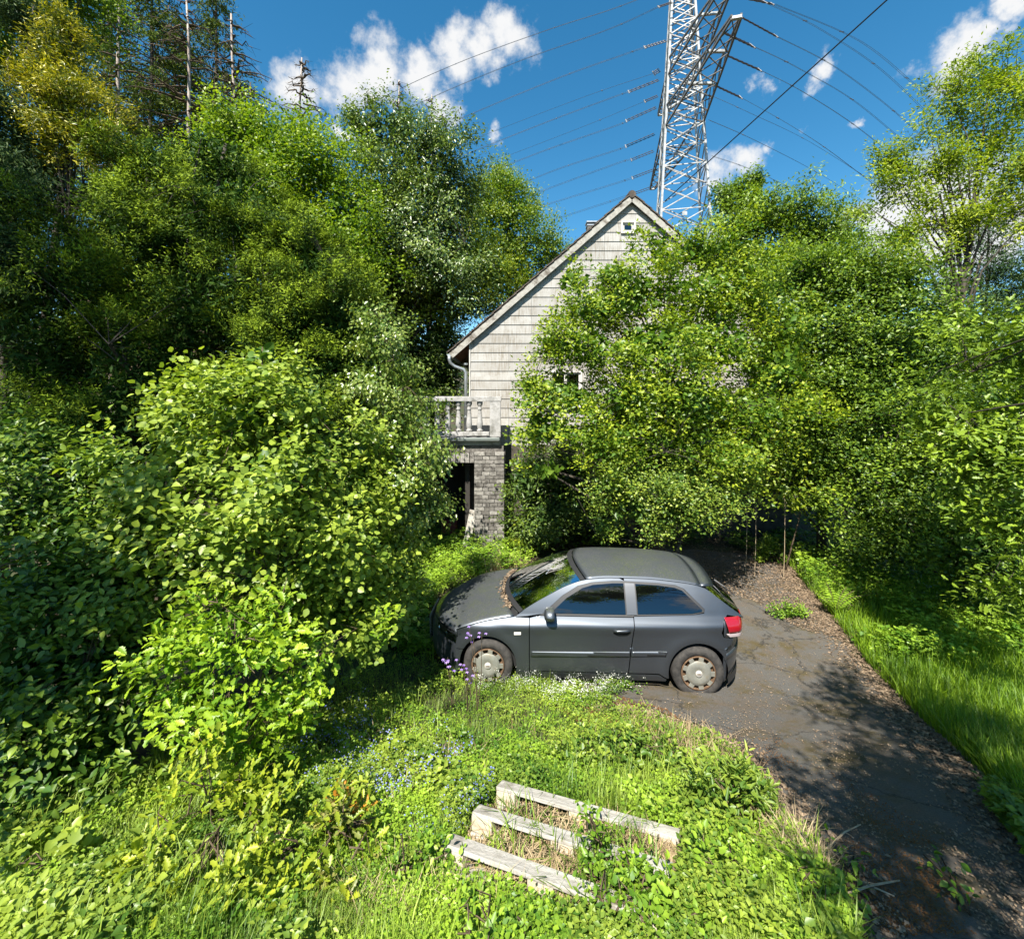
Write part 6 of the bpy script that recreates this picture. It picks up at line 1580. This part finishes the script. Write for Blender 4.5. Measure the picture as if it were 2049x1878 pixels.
# columbines by the front wheel
def columbine(px, py, Y, h, label, seed):
    r = np.random.default_rng(seed); q = gp(px, py); b = Vector(base_at(px, Y)); root = tagx(empty('columbine', b), label, 'flower', 'columbines by the front wheel')
    for k in range(3):
        e = Vector((r.uniform(-.10, .10), r.uniform(-.06, .06), h * r.uniform(.75, 1.05))); mb = MB(); mb.tube([Vector((0, 0, 0)), e * .5 + Vector((.02, 0, 0)), e], [.005, .004, .003], 5); st = mb.build('stem', M_twig, root)
        for f in range(3):
            c = e + Vector((r.normal() * .03, r.normal() * .03, -.02 + r.normal() * .035)); n = 5; a = np.arange(n) * 2 * math.pi / n
            D = np.stack([np.cos(a) * .8, np.sin(a) * .8, 0 * a - .5], -1); me = leaf_mesh('flower_head', T_DIA, np.tile(np.array(c), (n, 1)), D, np.tile([0, 0, 1.], (n, 1)), np.full(n, .026), np.full(n, .017), r.uniform(0, 1, n)); add('flower_head', me, ML['violet'], root)


columbine(905, 1330, 4.9, .62, 'violet columbine left of the front wheel', 1)
columbine(935, 1335, 4.88, .58, 'violet columbine right in front of the front wheel', 2)
columbine(955, 1335, 4.95, .95, 'tallest violet columbine reaching above the front wheel arch', 3)

# terracotta pot
def pot():
    b = base_at(1013, 8.6); root = tagx(empty('flower_pot', b), 'terracotta pot with a scruffy plant near the porch', 'flower pot')
    M_t = mat_noise('old terracotta', (.30, .14, .06), (.42, .22, .11), 7, .85, .2, cc=(.22, .19, .10), scale2=5)
    MB().lathe([(0, .0), (.17, .0), (.24, .10), (.27, .22), (.265, .28), (.29, .285), (.295, .335), (.27, .345), (.25, .33), (.24, .27), (0, .27)], 28).build('pot', M_t, root, True)
    MB().lathe([(.272, .165), (.285, .185), (.282, .205), (.272, .215)], 28).build('rim_band', M_t, root, True)
    r = np.random.default_rng(3); pts = np.stack([r.normal(size=420) * .12, r.normal(size=420) * .12, np.full(420, .28)], -1)
    n = 420; o = blades('plant_tuft', pts, .42, .010, ML['straw'], r, None, None, lean=1.1, tint=.5); o.parent = root
    o = rosettes('plant_leaves', pts[:160], .05, .6, ML['herb'], r, None, per=5, h=.35, tint=.4); o.parent = root


pot()
# plank leaning in the porch, a red crate, dry sticks
a = P(930, 1092, PIER_Y - .05); b = P(948, 1050, PIER_Y + .05)
MB().bar(P(932, 1098, PIER_Y - .12), P(947, 1020, PIER_Y + .12), .18, .025, up=(0, 1, 0)).build('leaning_board', M_pallet)['label'] = 'pale board leaning against the foot of the brick pier'
bpy.data.objects['leaning_board']['category'] = 'board'
cr = tagx(empty('crate', (hx(900, 12.4), 12.4, .0)), 'reddish plastic crate in the dark porch', 'crate'); M_cr = mat_plain('faded red plastic', (.20, .04, .03), .5)
for x in (-.2, .2): MB().box((x, 0, .16), (.02, .3, .30)).build('side_panel', M_cr, cr)
for y in (-.15, .15): MB().box((0, y, .16), (.38, .02, .28)).build('side_panel', M_cr, cr)
MB().box((0, 0, .015), (.38, .28, .02)).build('bottom_panel', M_cr, cr)


def stick(pxs, r, label, lift=.02, side=()):
    q = gp([p[0] for p in pxs], [p[1] for p in pxs]); pts = [Vector(v) + Vector((0, 0, lift + .03 * math.sin(math.pi * i / (len(q) - 1)))) for i, v in enumerate(q)]
    root = None; mb = MB(); mb.tube(pts, [r * (1 - .6 * i / len(pts)) for i in range(len(pts))], 5); 
    for i in range(1, len(pts) - 1):
        for s in side: e = pts[i] + Vector((GR.uniform(-.12, .12), GR.uniform(-.12, .12), GR.uniform(.0, .10))); mb.tube([pts[i], e], [r * .5, r * .25], 4)
    tagx(mb.build('dry_stick', M_drywood), label, 'stick', 'dry sticks lying about')


stick([(1650, 1708), (1690, 1680), (1722, 1655)], .006, 'thin straight stick lying on the middle of the drive', side=(1,))
stick([(1670, 1805), (1740, 1790), (1800, 1768)], .007, 'bleached stick lying across the lower drive', side=(1,))
stick([(1660, 1760), (1720, 1780), (1790, 1800)], .006, 'dark twig crossing the bleached stick', side=(1, 1))
stick([(1700, 1105), (1780, 1125), (1860, 1140)], .012, 'fallen grey branch under the hedge behind the long grass', side=(1, 1), lift=.15)
stick([(1640, 1138), (1720, 1150), (1800, 1142)], .010, 'thin fallen branch beside the tall fern', side=(1,), lift=.12)
# leggy dead stems in front of the hedge
for q, (px, pb, pt, Y, lab) in enumerate(((1510, 1090, 1010, 9.3, 'dead upright weed stem in the gap left of the hedge'), (1568, 1080, 1000, 9.2, 'pale dead stem standing alone before the dark gap'), (1492, 1090, 1020, 9.4, 'thin reddish dead stem beside the spreading tree'))):
    b = base_at(px, Y); mb = MB(); mb.tube([Vector(b), Vector(b) + Vector((.02, 0, .6)), P(px + 3, pt, Y)], [.006, .005, .003], 5)
    for k in range(5): p = P(px + 2, pt + 6 * k, Y); mb.tube([p, p + Vector((GR.uniform(-.08, .08), 0, .08))], [.004, .002], 3)
    tagx(mb.build('dead_weed', M_drywood), lab, 'dead weed', 'dead weed stems before the hedge')
print('TRIS', TRI[0])
